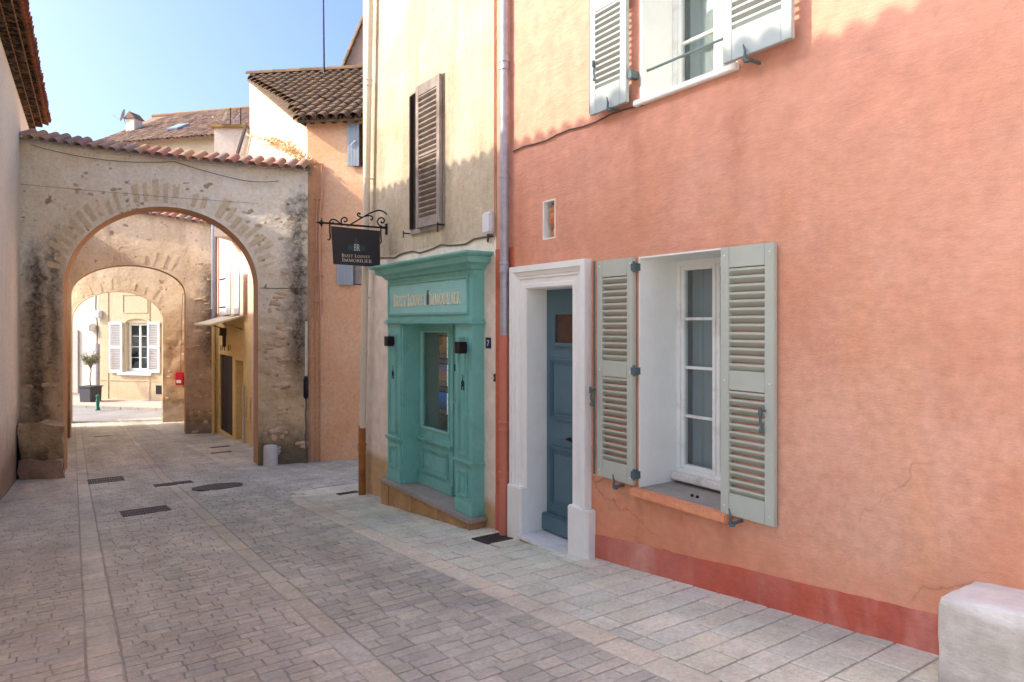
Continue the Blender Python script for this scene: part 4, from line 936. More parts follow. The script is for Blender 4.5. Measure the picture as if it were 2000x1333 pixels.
# ------------------------------------------------------------------ gateway arches
BLOBS = []
def blob(seed, mat):
    bm = bmesh.new(); bmesh.ops.create_icosphere(bm, subdivisions=2, radius=1)
    for v in bm.verts:
        v.co.x = math.copysign(abs(v.co.x) ** .55, v.co.x); v.co.z = math.copysign(abs(v.co.z) ** .6, v.co.z)
        v.co *= 1 + 0.22 * noise.noise(v.co * 1.4 + Vector((seed * 7, 3, 1)))
    me = bpy.data.meshes.new('stone'); bm.to_mesh(me); bm.free(); me.materials.append(mat)
    for p in me.polygons: p.use_smooth = True
    return me
BL = [blob(i, rubble) for i in range(5)]
def arch(name, label, t, xl, xr, base, ocx, oy, oa, ob, topf, thick, vpx, mat, cell, nstone, nvous, coping=True, tile_w=0.245, rs=1, xtop=None, jamb=ochre_int):
    L = lambda px, py: VP(px, py, t)
    kx = t / F
    root = thing(name, label, 'arch', MV @ Vector((L((xl + xr) / 2, 900)[0], t, base)))
    X0, X1 = L(xl, 0)[0], L(xr, 0)[0]; cx, zs = L(ocx, oy); A_, B_ = oa * kx, ob * kx
    top = lambda x: EYE + (HY - topf(1000 + x / kx)) * kx
    rz = random.Random(rs)
    amp = lambda z: 0.011 + 0.042 * max(0, min(1, (zs + 0.9 - z) / 1.6))
    def dsp(x, z):
        p = Vector((x * 3.2, rs * 5.3, z * 4.2)); n1 = noise.noise(p) + 0.6 * noise.noise(p * 2.3) + 0.35 * noise.noise(p * 5.1)
        return amp(z) * n1
    D = Vector(((vpx - 1000) / F, 1, 0)) * thick
    nz2 = max(4, int((top(cx) - zs) / cell)); nz1 = max(4, int((zs - base) / cell))
    front = MB()
    def col(x, zl, zh, n, edge): return [(x, z, edge) for z in [zl + (zh - zl) * k / n for k in range(n + 1)]]
    def pier(xa, xb, inner):
        n = max(3, int(abs(xb - xa) / cell)); rows = []
        for i in range(n + 1):
            x = xa + (xb - xa) * i / n; r = []
            for z in [base + (zs - base) * k / nz1 for k in range(nz1)] + [zs + (top(x) - zs) * k / nz2 for k in range(nz2 + 1)]:
                e = 0 if (abs(x - inner) < 1e-6 and z < zs + 1e-6) else 1
                r.append((x, t - dsp(x, z) * e, z))
            rows.append(r)
        front.grid(rows)
    pier(X0, cx - A_, cx - A_); pier(cx + A_, X1, cx + A_)
    N = max(16, int(2.6 * A_ / cell)); rows = []; crv = []
    for i in range(N + 1):
        ph_ = math.pi * i / N; x = cx - A_ * math.cos(ph_); zl = zs + B_ * math.sin(ph_); crv.append((x, zl)); r = []
        for k in range(nz2 + 1):
            z = zl + (top(x) - zl) * k / nz2; r.append((x, t - (dsp(x, z) if (k or i in (0, N)) and not (i in (0, N) and k == 0) else 0), z))
        rows.append(r)
    front.grid(rows); obj('face', front, mat, root, smooth=True, M=MV)
    side = MB(); path = [(cx - A_, base)] + crv + [(cx + A_, base)]
    nd = 4
    side.grid([[Vector((x, t, z)) + D * (k / nd) for k in range(nd + 1)] for x, z in path]); obj('intrados', side, jamb, root, smooth=True, M=MV)
    back = MB()
    back.grid([[Vector((x, t, z)) + D for z in (base, top(x))] for x in (X0, cx - A_)]); back.grid([[Vector((x, t, z)) + D for z in (base, top(x))] for x in (cx + A_, X1)])
    back.grid([[Vector((x, t, zl)) + D, Vector((x, t, top(x))) + D] for x, zl in crv])
    for x in (X0, X1): back.grid([[Vector((x, t, z)) + D * k for z in (base, top(x))] for k in (0, 1)])
    xs = [X0 + (X1 - X0) * i / 30 for i in range(31)]; back.grid([[Vector((x, t, top(x))) + D * k for k in (0, 1)] for x in xs]); obj('back', back, mat, root, M=MV)
    for i in range(nvous):                  # wedge stones showing round the arch
        if rz.random() < 0.22: continue
        ph_ = math.pi * (0.06 + 0.88 * (i + 0.5) / nvous); x = cx - A_ * math.cos(ph_); z = zs + B_ * math.sin(ph_)
        nrm = Vector((-math.cos(ph_) * B_, 0, math.sin(ph_) * A_)).normalized(); tg = Vector((nrm.z, 0, -nrm.x)); o0 = rz.uniform(.05, .12); ln = rz.uniform(.28, .5) * tile_w / .245; wd = rz.uniform(.05, .085)
        mm = MB(); c0 = Vector((x, t - dsp(x, z) - .012, z)) + nrm * o0
        mm.prism([c0 - tg * wd * .8, c0 + tg * wd * .8, c0 + tg * wd + nrm * ln, c0 - tg * wd + nrm * (ln - .03)], (0, .05, 0)); obj('voussoir', mm, voussoir_mat, root, 0.012, M=MV)
    for i in range(nstone):                 # rubble that stands out of the thin plaster
        for tries in range(40):
            x = rz.uniform(X0 + .1, X1 - .1); z = rz.uniform(base + .15, top(x) - .5)
            if z > zs and rz.random() < 0.72: continue
            inside = abs(x - cx) < A_ + .16 and z < zs + (B_ * math.sqrt(max(0, 1 - ((x - cx) / (A_ + .16)) ** 2)) + .2 if abs(x - cx) < A_ + .16 else 0)
            pxx = 1000 + x / kx
            if rs == 3 and (52 < pxx < 114 or pxx > 562) and z > base + 1.0: continue
            if not inside: break
        sc = (rz.uniform(.06, .16), 0.03, rz.uniform(.03, .07)) if z < zs else (rz.uniform(.04, .09), .02, rz.uniform(.025, .05))
        place('stone', rz.choice(BL), root, MV @ Matrix.Translation((x, t - dsp(x, z) + (.017 if z < zs else .012), z)) @ Matrix.Rotation(rz.uniform(-.25, .25), 4, 'Y') @ Matrix.Diagonal((*sc, 1)))
    if coping:
        me = cover(terra_red, 'coping_tile', L=0.46 * tile_w / .245, r0=tile_w * .46, r1=tile_w * .36); n = int((X1 - X0) / tile_w)
        rg = cover(terra_red, 'ridge_tile', L=0.46, r0=0.13, r1=0.11)
        for i in range(n):
            x = X0 + (X1 - X0) * (i + .5) / n; tl = math.atan2(top(x + .1) - top(x - .1), .2)
            M_ = MV @ Matrix.Translation((x, t - .2 + rz.uniform(-.02, .02), top(x) - .015 + rz.uniform(-.008, .008))) @ Matrix.Rotation(-tl, 4, 'Y') @ Matrix.Rotation(math.radians(31), 4, 'X') @ Matrix.Rotation(rz.uniform(-.08, .08), 4, 'Z')
            place('coping_tile', me, root, M_)
        m_ = MB(); m_.grid([[(x, t - .1, top(x) - .03), (x, t - .1, top(x) + .01), (x, t + .3, top(x) + .13), (x, t + .3, top(x) - .03)] for x in xs]); o_ = obj('coping_bed', m_, mortar, root, M=MV)
        x = X0; 
        while x < X1 - .3:
            tl = math.atan2(top(x + .4) - top(x), .4)
            place('ridge_tile', rg, root, MV @ Matrix.Translation((x + .42, t + .27, top(x + .4) + .12 + rz.uniform(-.01, .01))) @ Matrix.Rotation(-tl, 4, 'Y') @ Matrix.Rotation(math.radians(90), 4, 'Z') @ Matrix.Rotation(rz.uniform(-.05, .05), 4, 'X')); x += .38
    return root
T1_ = 14.6
def wp(px, py, t): x_, z_ = VP(px, py, t); return MV @ Vector((x_, t, z_))
s1a, s1b, s1c = wp(72, 600, T1_), wp(104, 500, T1_), wp(585, 450, T1_)
arch_mat = stucco('arch_plaster', rgb(252, 244, 224), rgb(246, 230, 202), rgb(220, 200, 168), bump=0.01, streak=0.5, blotch=1.1, fine=50,
                  bands=[(1.9, 1.2, 1.6, rgb(214, 186, 148), True), (-1.18, .05, .1, rgb(206, 184, 162), True)],
                  stains=[spots_fn, moss_fn(-1.15, -.5, .75), stain_fn([(s1a.x, s1a.y, .26, -1.0, 3.2, .9), (s1b.x, s1b.y, .2, 0.3, 3.5, .8), (s1c.x, s1c.y, .36, 0.2, 4.4, .9)])])
arch_mat2 = stucco('rear_arch_plaster', rgb(236, 218, 190), rgb(222, 200, 168), rgb(184, 160, 130), bump=0.008, streak=0.6, blotch=0.9, fine=50,
                   bands=[(1.6, 1.0, 1.5, rgb(196, 166, 134), True), (-1.75, .05, .1, rgb(216, 192, 172), True)], stains=[spots_fn, moss_fn(-1.8, -1.2, .6), stain_fn([(wp(410, 600, 22.5).x, wp(410, 600, 22.5).y, .4, .2, 3.4, .8)])])
a1 = arch('gateway_arch', 'nearest and largest of three plastered stone arches, tiled along its top', T1_, 38, 601, -2.0, 314, 562, 190, 158,
          lambda px: 272 + (px - 40) * 0.113 + 6 * math.sin((px - 40) / 560 * math.pi) , 0.68, 300, arch_mat, 0.075, 130, 30, rs=3)
a2 = arch('gateway_arch', 'middle one of three stone arches, framed inside the nearest arch', 22.5, 118, 421, -2.7, 250, 575, 113, 57,
          lambda px: 405 + (px - 200) * 0.165, 0.6, 240, arch_mat2, 0.12, 45, 16, rs=5)
a3 = arch('gateway_arch', 'farthest and lowest of three stone arches, opening on the sunny square', 28.0, 112, 420, -3.2, 229, 626, 89, 56,
          lambda px: 470, 0.6, 229, arch_mat2, 0.14, 40, 12, coping=False, rs=8, jamb=arch_mat2)
for o in (a1, a2, a3): o['group'] = 'arches over the lane'
# corner pieces by the arches
def LV(t): return lambda d_, a, z: MV @ Vector((a, t + d_, z))
def sag(p, q_, drop, n=14): return [Vector(p).lerp(Vector(q_), k / n) - Vector((0, 0, drop * 4 * (k / n) * (1 - k / n))) for k in range(n + 1)]
mm = MB(); mm.tube(sag(wp(60, 283, T1_ - .06), wp(340, 316, T1_ - .06), .14) + sag(wp(340, 316, T1_ - .06), wp(470, 352, T1_ - .06), .02)[1:] + sag(wp(470, 352, T1_ - .06), wp(545, 354, T1_ - .06), .03)[1:], .007, 6); obj('cable', mm, cable_dark, a1, smooth=True)
mm = MB(); mm.tube(sag(wp(40, 360, T1_ - .05), wp(505, 398, T1_ - .05), .02), .0035, 5); obj('cable', mm, cable_dark, a1, smooth=True)
mm = MB(); mm.tube([wp(508, 563, T1_ - .05), wp(540, 564, T1_ - .06), wp(598, 563, T1_ - .05)], .009, 5); obj('cable', mm, cable_dark, a1, smooth=True)
# rough stone bench at the foot of the left pier
bn = thing('stone_bench', 'mossy masonry block at the foot of the left pier of the nearest arch', 'stone block', wp(78, 920, 14.2))
def rough_block(t0, t1, pxa, pxb, pya, z0, seed, taper=0.0, rnd=.05, n=10):
    xa, zt = VP(pxa, pya, t0); xb = VP(pxb, pya, t0)[0]; mm = MB(); bm = bmesh.new(); bmesh.ops.create_cube(bm, size=1)
    bmesh.ops.subdivide_edges(bm, edges=bm.edges[:], cuts=n, use_grid_fill=True)
    for v in bm.verts:
        c_ = v.co.copy(); f = 1 - taper * (c_.z + .5)
        p = Vector(((xa + xb) / 2 + c_.x * (xb - xa) * f, (t0 + t1) / 2 + c_.y * (t1 - t0), z0 + (c_.z + .5) * (zt - z0)))
        p.x += (p.y - t0) * -.656; nn = noise.noise_vector(p * 3 + Vector((seed, 0, 0))) * rnd + noise.noise_vector(p * 9) * rnd * .35; v.co = p + nn
    vs = [v.co.copy() for v in bm.verts]; bm.verts.index_update(); fs = [tuple(v.index for v in f.verts) for f in bm.faces]; bm.free(); return MB().add(vs, fs)
bench_mat = stucco('mossy_masonry', rgb(196, 172, 138), rgb(172, 148, 114), rgb(112, 100, 74), bump=0.02, blotch=2.5, fine=30, bands=[(-1.35, .06, .35, rgb(182, 150, 126), True)], stains=[moss_fn(-1.3, -.95, .5)])
obj('seat', rough_block(13.9, 14.66, 37, 121, 832, -1.9, 4, rnd=.09), bench_mat, bn, smooth=True, M=MV)
obj('footing', rough_block(13.8, 14.6, 36, 124, 902, -1.95, 9, rnd=.06), stucco('pink_footing', rgb(190, 160, 138), rgb(176, 146, 124), rgb(140, 116, 98), bump=.012, blotch=2.5), bn, smooth=True, M=MV)
# white post by the right pier
wpst = thing('stone_post', 'short round white stone post in front of the right arch pier', 'post', G(530, 911))
pz = G(530, 911); c_ = pz + Vector((0, 0.06, 0)); mm = MB(); mm.lathe([(.15, -.1), (.145, .1), (.145, .3), (.14, .4), (.125, .425), (.01, .435)], c_, 18)
mm.v = [p + noise.noise_vector(p * 7) * .008 for p in mm.v]; obj('shaft', mm, post_mat, wpst, smooth=True); mm = MB(); mm.lathe([(.185, -.06), (.18, .0), (.15, .018)], c_, 18); obj('foot', mm, mortar, wpst)
# big roughcast guard block, bottom right
gb = thing('guard_block', 'grey white roughcast block against the pink wall, cut by the right edge', 'stone block', (3.6, 1.2, -.15))
mm = MB(); bm = bmesh.new(); bmesh.ops.create_cube(bm, size=1); bmesh.ops.subdivide_edges(bm, edges=bm.edges[:], cuts=15, use_grid_fill=True)
for v in bm.verts:
    h_ = Vector((.20, .66, .395)); q_ = Vector([v.co[i_] * 2 * h_[i_] for i_ in range(3)]); rr_ = .03
    inn = Vector([max(-h_[i_] + rr_, min(h_[i_] - rr_, q_[i_])) for i_ in range(3)]); d_ = q_ - inn
    if d_.length > 1e-6: q_ = inn + d_.normalized() * rr_
    p_ = Vector((3.62, .88, -.1)) + q_; p_.z += .05 * min(0, (p_.x - 3.56)) * (p_.z > .1) - .06 * (p_.y - 1.4) * (p_.z > .1)
    v.co = p_ + noise.noise_vector(p_ * 3) * .018 + noise.noise_vector(p_ * 9) * .009
bm.verts.index_update(); mm.add([v.co.copy() for v in bm.verts], [tuple(v.index for v in f.verts) for f in bm.faces]); bm.free(); obj('body', mm, block_mat, gb, smooth=True)
# red alarm box on the farthest arch
rb_ = thing('fire_box', 'small red box fixed to the farthest arch beside the lane', 'box', wp(352, 752, 27.9)); f3 = LV(27.9)
x0, z1 = VP(346, 727, 27.9); x1, z0 = VP(360, 752, 27.9); B('body', f3, -.16, .08, x0, x1, z0, z1, red_box, rb_, .02); B('label_plate', f3, -.168, -.161, x0 + .05, x1 - .05, z0 + .08, z0 + .2, plastic_white, rb_, 0)
mm = MB(); mm.tube([wp(353, 727, 27.9), wp(354, 640, 27.9), wp(357, 574, 27.9)], .012, 6); obj('cable', mm, cable_dark, rb_)

# ------------------------------------------------------------------ orange corner house
A0 = Vector((0.3088 * 14.95, 0.9973 * 14.95, 0)); OA = math.atan2(-0.667, 0.744)
fo = Frame(A0, OA); OF = lambda d_, a, z: fo.M @ Vector((a, d_, z))
oh = thing('orange_house', 'orange stucco corner house with mossy tiled roof behind the nearest arch', 'house', A0 + Vector((0, 0, -1.5)))
EZ = EYE + 4.53; s_w = fo.hit(680, 243), fo.hit(707, 326)
sw2 = fo.hit(661, 500), fo.hit(701, 557)
obj('wall', wall(OF, .4, 0.0, 4.2, -2.2, EZ - .05, [(s_w[0][0] + .1, s_w[1][0] + .3, s_w[1][1], s_w[0][1], .25), (sw2[0][0] + .25, sw2[1][0] + .15, sw2[1][1], sw2[0][1], .25)]), orange, oh)
def plank_shutter(parent, fn, off, a0, a1, z0, z1, n, mat, label=None, bars=True):
    p_ = obj('shutter', bx(MB(), fn, -off - .03, -off - .012, a0, a1, z0, z1), mat, parent, .003)
    if label: p_['label'] = label
    for k in range(n): B('plank', fn, -off - .038, -off - .0301, a0 + (a1 - a0) * k / n + .004, a0 + (a1 - a0) * (k + 1) / n - .004, z0 + .002, z1 - .002, mat, p_, .003)
    return p_
p_ = plank_shutter(oh, OF, .03, s_w[0][0], s_w[0][0] + .27, s_w[1][1], s_w[0][1], 4, shutter_blue)
mm = MB(); mm.tube([OF(-.09, s_w[0][0] + .08, s_w[0][1] - .5), OF(-.09, s_w[0][0] + .2, s_w[0][1] - .38)], .012, 6); obj('catch', mm, plastic_white, p_)
p2 = plank_shutter(oh, OF, .03, sw2[0][0] - .01, sw2[0][0] + .36, sw2[1][1], sw2[0][1], 5, shutter_blue)
B('window_jamb', OF, .0, .2, s_w[1][0] - .02, s_w[1][0] + .28, s_w[1][1] + .02, s_w[0][1] - .02, dark_wood, oh, .003); B('window_jamb', OF, -.02, .2, sw2[0][0] + .37, sw2[1][0] + .12, sw2[1][1] + .02, sw2[0][1] - .02, brown_wood, oh, .003)
for p0, p1, py, pr in ((603, 612, 618, .05), (616, 623, 628, .035), (627, 640, 617, .07)):
    h0, h1 = fo.hit(p0, py), fo.hit(p1, py); B('pilaster_strip', OF, -pr, .02, h0[0], h1[0], -2.0, h0[1], orange, oh, .02)
for px, r in ((619, .016), (627, .024)):   # painted pipes and cables down the corner
    mm = MB(); pts = [OF(-.05, fo.hit(px + (4 if py < 400 else 0) + jit(1), py)[0], fo.hit(px, py)[1]) for py in (322, 345, 380, 420, 470, 520, 570, 622)]; pts = [OF(-.05, fo.hit(604, 314)[0], fo.hit(604, 314)[1])] + pts
    mm.tube(pts, r, 8); o = obj('service_pipe', mm, cable_pale, oh, smooth=True)
    for py in (390, 490, 540, 590):
        h = fo.hit(px, py); mm = MB(); mm.box(h[0] - .05, h[0] + .05, -.075, 0.0, h[1] - .012, h[1] + .012, fo.M); obj('clip', mm, cable_pale, o)
# side wall along the lane (bright, faces the sun)
SD = Vector((0, 5.3)); fs_ = lambda d_, a, z: Vector((A0.x + d_, A0.y + .02 + a, z))
RP = 2.42 / 3.94; EZ2 = EZ
mm = MB(); mm.prism([fs_(0, 0, -2.4), fs_(0, 5.3, -2.6), fs_(0, 5.3, EZ2 + 2.40), fs_(0, 0, EZ2 - .02)], (.35, 0, 0)); obj('side_wall', mm, cream_side, oh)
# roof: tile columns square to the front eave, cut skew along the side wall
rt = with_col(mesh_of(tile_mb(.42, .118, .098, .016), 'roof_tile', terracotta, smooth=True)); pit = math.atan(RP); uw = 0.25; ex = .31
mm = MB(); q4 = [(-.12, -.22), (4.3, -.22), (4.3, 3.94), (-3.62, 3.94)]
pz_ = lambda s_, d_: fo.M @ Vector((s_, d_, EZ - .03 + RP * d_))
mm.prism([pz_(*p) for p in q4], (0, 0, -.06)); roof = obj('roof', mm, terracotta, oh); colour(roof.data, [(.8, .8, .8)] * len(roof.data.vertices))
cnt = 0; rest = []
s_ = -3.6
while s_ < 4.2:
    row = 0; d_ = -.27
    while d_ < 3.9:
        if s_ > -3.5 * max(d_, 0) / 3.94 - .14:
            M_ = fo.M @ Matrix.Translation((s_ + jit(.012), d_, EZ - .02 + RP * d_ + row * 0.0 + .02 + jit(.006))) @ Matrix.Rotation(pit - .03, 4, 'X') @ Matrix.Rotation(jit(.05), 4, 'Z')
            pr = project(M_.translation)
            if pr and pr[0] < 735 and cnt < 300: place('roof_tile', rt, roof, M_); cnt += 1
            else: rest.append((tile_mb(.42, .118, .098, .016, 5), M_, (1, 1, 1)))
        d_ += ex * math.cos(pit); row += 1
    s_ += uw
joined(rest, terracotta, 'roof_tiles', roof)
n_ = 17
cm = with_col(mesh_of(tile_mb(.3, .1, .09, .02, 6, -1), 'channel_tile', terracotta, smooth=True))
for i in range(n_):
    place('channel_tile', cm, roof, fo.M @ Matrix.Translation((.125 + i * .25 - .12, -.24, EZ - .0 + RP * -.24 + .03)) @ Matrix.Rotation(pit, 4, 'X'))
    place('corbel_tile', rt, roof, fo.M @ Matrix.Translation((i * .25, -.14, EZ - .2)) @ Matrix.Rotation(0.0, 4, 'X'))
rgm = with_col(mesh_of(tile_mb(.46, .14, .12, .016), 'ridge_tile', terracotta, smooth=True)); s_ = -3.6
while s_ < 1.5: place('ridge_tile', rgm, roof, fo.M @ Matrix.Translation((s_, 3.95, EZ + RP * 3.94 + .05)) @ Matrix.Rotation(math.radians(-90), 4, 'Z') @ Matrix.Rotation(jit(.03), 4, 'X')); s_ += .4
# cable trunking beside the pier
tk = thing('cable_guard', 'black cable guard with a pale cover strip beside the right arch pier', 'cable guard', OF(-.05, .0, -1.4)); h0, h1 = fo.hit(595, 630), fo.hit(603, 780); x_ = VP(599, 0, 14.5)[0]; f1 = LV(14.45)
z_a, z_b, z_c, z_d = [VP(0, py, 14.45)[1] for py in (628, 735, 780, 895)]
B('cover_strip', f1, -.03, .05, x_ - .015, x_ + .025, z_b, z_a, zinc_cream, tk, .006); mm = MB(); mm.lathe([(.02, 0), (.055, .05), (.055, .42), (.02, z_b - z_c)], MV @ Vector((x_, 14.45, z_c)), 10); obj('sleeve', mm, lamp_black, tk, smooth=True)
mm = MB(); mm.tube([MV @ Vector((x_ + .01 * math.sin(k * 2.1), 14.45, z_c + (z_d - z_c) * k / 8)) for k in range(9)], .018, 6); obj('cable', mm, cable_dark, tk)

# ------------------------------------------------------------------ house behind with steep verge, mast
rh = thing('gable_house', 'tall pale house whose tiled verge shows beside the cream house at the top', 'house', wp(700, 700, 24)); tb = 24.0
gp_ = [(655, 700), (655, 175), (667, 148), (722, 10), (790, -150), (860, -20), (900, 80), (900, 700)]
mm = MB(); mm.prism([wp(px, py, tb) for px, py in gp_], MV.to_3x3() @ Vector((0, 3, 0))); obj('wall', mm, stucco('pale_pink_gable', rgb(214, 184, 162), rgb(204, 172, 148), rgb(186, 154, 130)), rh)
vt = with_col(mesh_of(tile_mb(.46, .13, .11, .018), 'verge_tile', terracotta, smooth=True)); a_, b_ = wp(661, 158, tb - .1), wp(790, -150, tb - .1); n = int((b_ - a_).length / .36); dr_ = (b_ - a_).normalized(); el = math.asin(dr_.z)
for k in range(n): place('verge_tile', vt, rh, Matrix.Translation(a_ + dr_ * .36 * k) @ Matrix.Rotation(-TH, 4, 'Z') @ Matrix.Rotation(-el, 4, 'Y') @ Matrix.Rotation(math.radians(-90), 4, 'Z'))
ms = thing('mast', 'thin dark mast rising above the mossy roof ridge', 'mast', wp(632, 146, 18.6)); mm = MB(); mm.tube([wp(633, 165, 18.6), wp(632, 60, 18.6), wp(631, -60, 18.6)], [.03, .026, .02], 8); obj('pole', mm, metal('mast_metal', rgb(44, 48, 62)), ms, smooth=True)
mm = MB(); mm.lathe([(.05, -.04), (.05, .04), (.03, .06)], wp(633, 150, 18.6), 8); obj('clamp', mm, iron, ms)

# ------------------------------------------------------------------ ochre shop house between the arches
YX = 4.45; Yf = RX(YX)
yh = thing('ochre_house', 'ochre and pink house with small awning, seen through the nearest arch', 'house', (YX, 20, -2))
dA, dB = WL(429, 692, YX), WL(454, 855, YX); nA, nB = WL(460, 703, YX), WL(476, 862, YX)
z_l = 1.72
def ground_low(y_): return gz(y_) - .3
obj('lower_wall', wall(Yf, .5, 19.3, 25.5, -3.2, z_l, [(dB[0], dA[0], dB[1], dA[1], .12), (nB[0], nA[0], -2.1, nA[1], .3)]), yellow, yh)
obj('lower_wall', wall(Yf, .5, 15.0, 19.29, -3.2, z_l, []), upper_pink, yh)
obj('upper_wall', wall(RX(YX + .02), .5, 15.3, 25.5, z_l, 5.2, []), upper_pink, yh)
nd = 5; w_ = (dA[0] - dB[0]) / nd; dro = obj('door', bx(MB(), Yf, .06, .1, dB[0], dA[0], dB[1], dA[1]), black_door, yh)
for k in range(nd): B('plank', Yf, .045, .0601, dB[0] + k * w_ + .006, dB[0] + (k + 1) * w_ - .006, dB[1] + .01, dA[1] - .01, black_door, dro, .004)
B('door', Yf, .2, .25, nB[0], nA[0], -2.05, nA[1], yellow, yh, .004)
aw = [Yf(0, 20.2, 1.70), Yf(0, 23.0, 1.70), Yf(-.85, 23.0, 1.46), Yf(-.85, 20.2, 1.46)]
mm = MB(); mm.prism(aw, (0, 0, .05)); awn = obj('awning', mm, paint('cream_awning', rgb(206, 200, 170), .6, .08), yh, .006)
for y_ in (20.3, 22.9): mm = MB(); mm.tube([Yf(0, y_, 1.35), Yf(-.55, y_, 1.52)], .018, 6); obj('awning_strut', mm, rust, awn)
# white shutters upstairs
for pa, pb, py0, py1, tiltd in ((431, 446, 535, 612, 0), (451, 460, 531, 612, 50), (468, 477, 527, 612, -50)):
    a_, zt = WL(pa, py0, YX - .05); b_, zb = WL(pb, py1, YX - .05)
    o_ = plank_shutter(yh, RX(YX - .02 - (.12 if tiltd else 0)), .02, min(a_, b_), max(a_, b_), 1.78, zt, 3, shutter_white)
    if not tiltd:
        for zz in (2.0, zt - .22): B('batten', RX(YX - .02), -.072, -.059, min(a_, b_) + .02, max(a_, b_) - .02, zz, zz + .04, iron, o_, .002)
a_, _z = WL(461, 531, YX); b_, _z = WL(467, 531, YX); B('window_frame', RX(YX), -.03, .05, b_, a_, 1.8, 2.95, brown_wood, yh, .004)
px_, _ = WL(418, 500, YX - .1); gp1 = pipe(yh, YX - .12, 23.9, 1.6, 5.0, .07, zinc_blue, (4.2, 2.9), (), name='downpipe'); pipe(yh, YX - .12, 23.9, gz(24) - .05, 1.62, .06, yellow, (0.3, -1.2), (), name='downpipe')
pipe(yh, YX - .1, 16.9, 2.0, 4.9, .06, zinc_blue, (2.4,), (), name='downpipe'); pipe(yh, YX - .06, nB[0] - .25, -2.0, -.2, .035, grey_white, (), (), name='downpipe')
mm = MB()                                  # dark painted lettering over the door, too far to read
for k in range(6):
    if k == 3: continue
    a_ = WL(431 + k * 3.6, 680, YX); bx(mm, Yf, -.006, .001, a_[0] - .10, a_[0] + .02, a_[1] - .09 + .02 * (k % 2), a_[1] + .1)
obj('painted_lettering', mm, flat('faded_letter_brown', rgb(96, 66, 50)), yh)
a_ = WL(441, 650, YX); mm = MB(); bx(mm, Yf, -.18, .0, a_[0] - .1, a_[0] + .1, a_[1] - .1, a_[1] + .14); bx(mm, Yf, -.1, .0, a_[0] - .03, a_[0] + .03, a_[1] - .45, a_[1] - .1); obj('wall_lantern', mm, flat('lantern_brown', rgb(84, 70, 60)), yh, .01)
a_ = WL(486, 800, YX); obj('gas_hatch', frame_mb(Yf, -.02, .0, a_[0] - .25, a_[0] + .25, a_[1] - .35, a_[1] + .35, .03), yellow, yh)
# roof stub, stack and creeper above the first arch
ck = obj('stack', bx(MB(), LV(19.5), 0, 1.2, VP(418, 0, 19.5)[0], VP(484, 0, 19.5)[0], 4.0, VP(0, 250, 19.5)[1]), grey_white, yh, .01)
mm = MB(); x0, x1, zt = VP(412, 0, 19.5)[0], VP(487, 0, 19.5)[0], VP(0, 251, 19.5)[1]; bx(mm, LV(19.5), -.1, 1.3, x0, x1, zt, zt + .09); obj('stack_cap', mm, stucco('lichen_cap', rgb(176, 146, 92), rgb(150, 124, 84), rgb(120, 104, 76), blotch=4), ck, .02)
mm = MB(); mm.prism([wp(472, 300, 18.2), wp(489, 262, 18.2), wp(600, 300, 15.6), wp(600, 330, 15.6), wp(472, 345, 18.2)], (.25, .35, 0)); obj('verge_wall', mm, cream_side, yh)
mm = MB(); mm.tube([wp(464, 300, 18.1), wp(473, 270, 18.1), wp(481, 244, 18.1)], .05, 6); obj('flashing', mm, flat('lead', rgb(92, 84, 80)), yh)
vine = thing('dry_creeper', 'dry straw coloured creeper along the wall top behind the arch tiles', 'plant', wp(540, 300, 15.9)); mm = MB()
pts = [wp(484 + k * 8.2, 262 + (k * 2.9 if k < 10 else 29 + (k - 10) * 7), 17.6 - k * .19) for k in range(16)]
for s_ in range(3): mm.tube([p + Vector((jit(.05), jit(.05), jit(.06))) for p in pts], .014, 5)
obj('stem', mm, paint('straw', rgb(196, 166, 124), .8, .2), vine, smooth=True); mm = MB()
for k in range(420):
    i = min(14.99, 4 + 11 * R.random() ** .7); p = pts[int(i)].lerp(pts[int(i) + 1], i % 1) + Vector((jit(.12), jit(.12), jit(.11) + .03)); u1 = Vector((jit(1), jit(1), jit(1))).normalized() * R.uniform(.03, .07); u2 = u1.cross(Vector((jit(1), jit(1), jit(1)))).normalized() * .018
    mm.add([p - u1, p + u2, p + u1, p - u2], [(0, 1, 2, 3)])
tag(obj('leaves', mm, paint('straw_leaf', rgb(214, 186, 142), .8, .2), vine, recalc=False), kind='stuff')

# ------------------------------------------------------------------ sunny square beyond the arches
FO = wp(195, 784, 36.3); FA = -TH - math.radians(14); ff = Frame(Vector((FO.x, FO.y, 0)), FA); FF = lambda d_, a, z: ff.M @ Vector((a, d_, z))
GF = -2.62
m = MB(); m.prism([Vector((x, y_, GF + .004)) for x, y_ in ((-30, 33.2), (30, 33.2), (60, 90), (-60, 90))], (0, 0, -.02)); tag(obj('road', m, asphalt), 'pale sunlit cross road beyond the farthest arch', 'road', kind='structure')
m = MB(); q = [ff.hit(60, 797), ff.hit(420, 797)]
pv = [FF(-2.6, -14, GF + .12), FF(-2.6, 12, GF + .12), FF(.2, 12, GF + .12), FF(.2, -14, GF + .12)]
m.prism(pv, (0, 0, -.13)); pvm = tag(obj('pavement', m, pink_pave, None, .01), 'pinkish raised pavement in front of the far houses', 'pavement', kind='structure')
for k in range(26): o_ = B('kerb_stone', FF, -2.78, -2.602, -14 + k + .006, -13 + k - .006, GF - .05, GF + .125, slab_stone, pvm, .012)
fh = thing('far_house', 'ochre house with white shutters across the square, framed by the arches', 'house', FF(0, 2, GF))
EH = EYE + (HY - 278) / F * 36.0
w0, w1 = ff.hit(247, 631), ff.hit(291, 726)
obj('wall', wall(FF, .6, 0, 9.5, GF - .3, EH, [(w0[0], w1[0], w1[1], w0[1], .4)]), far_yellow, fh)
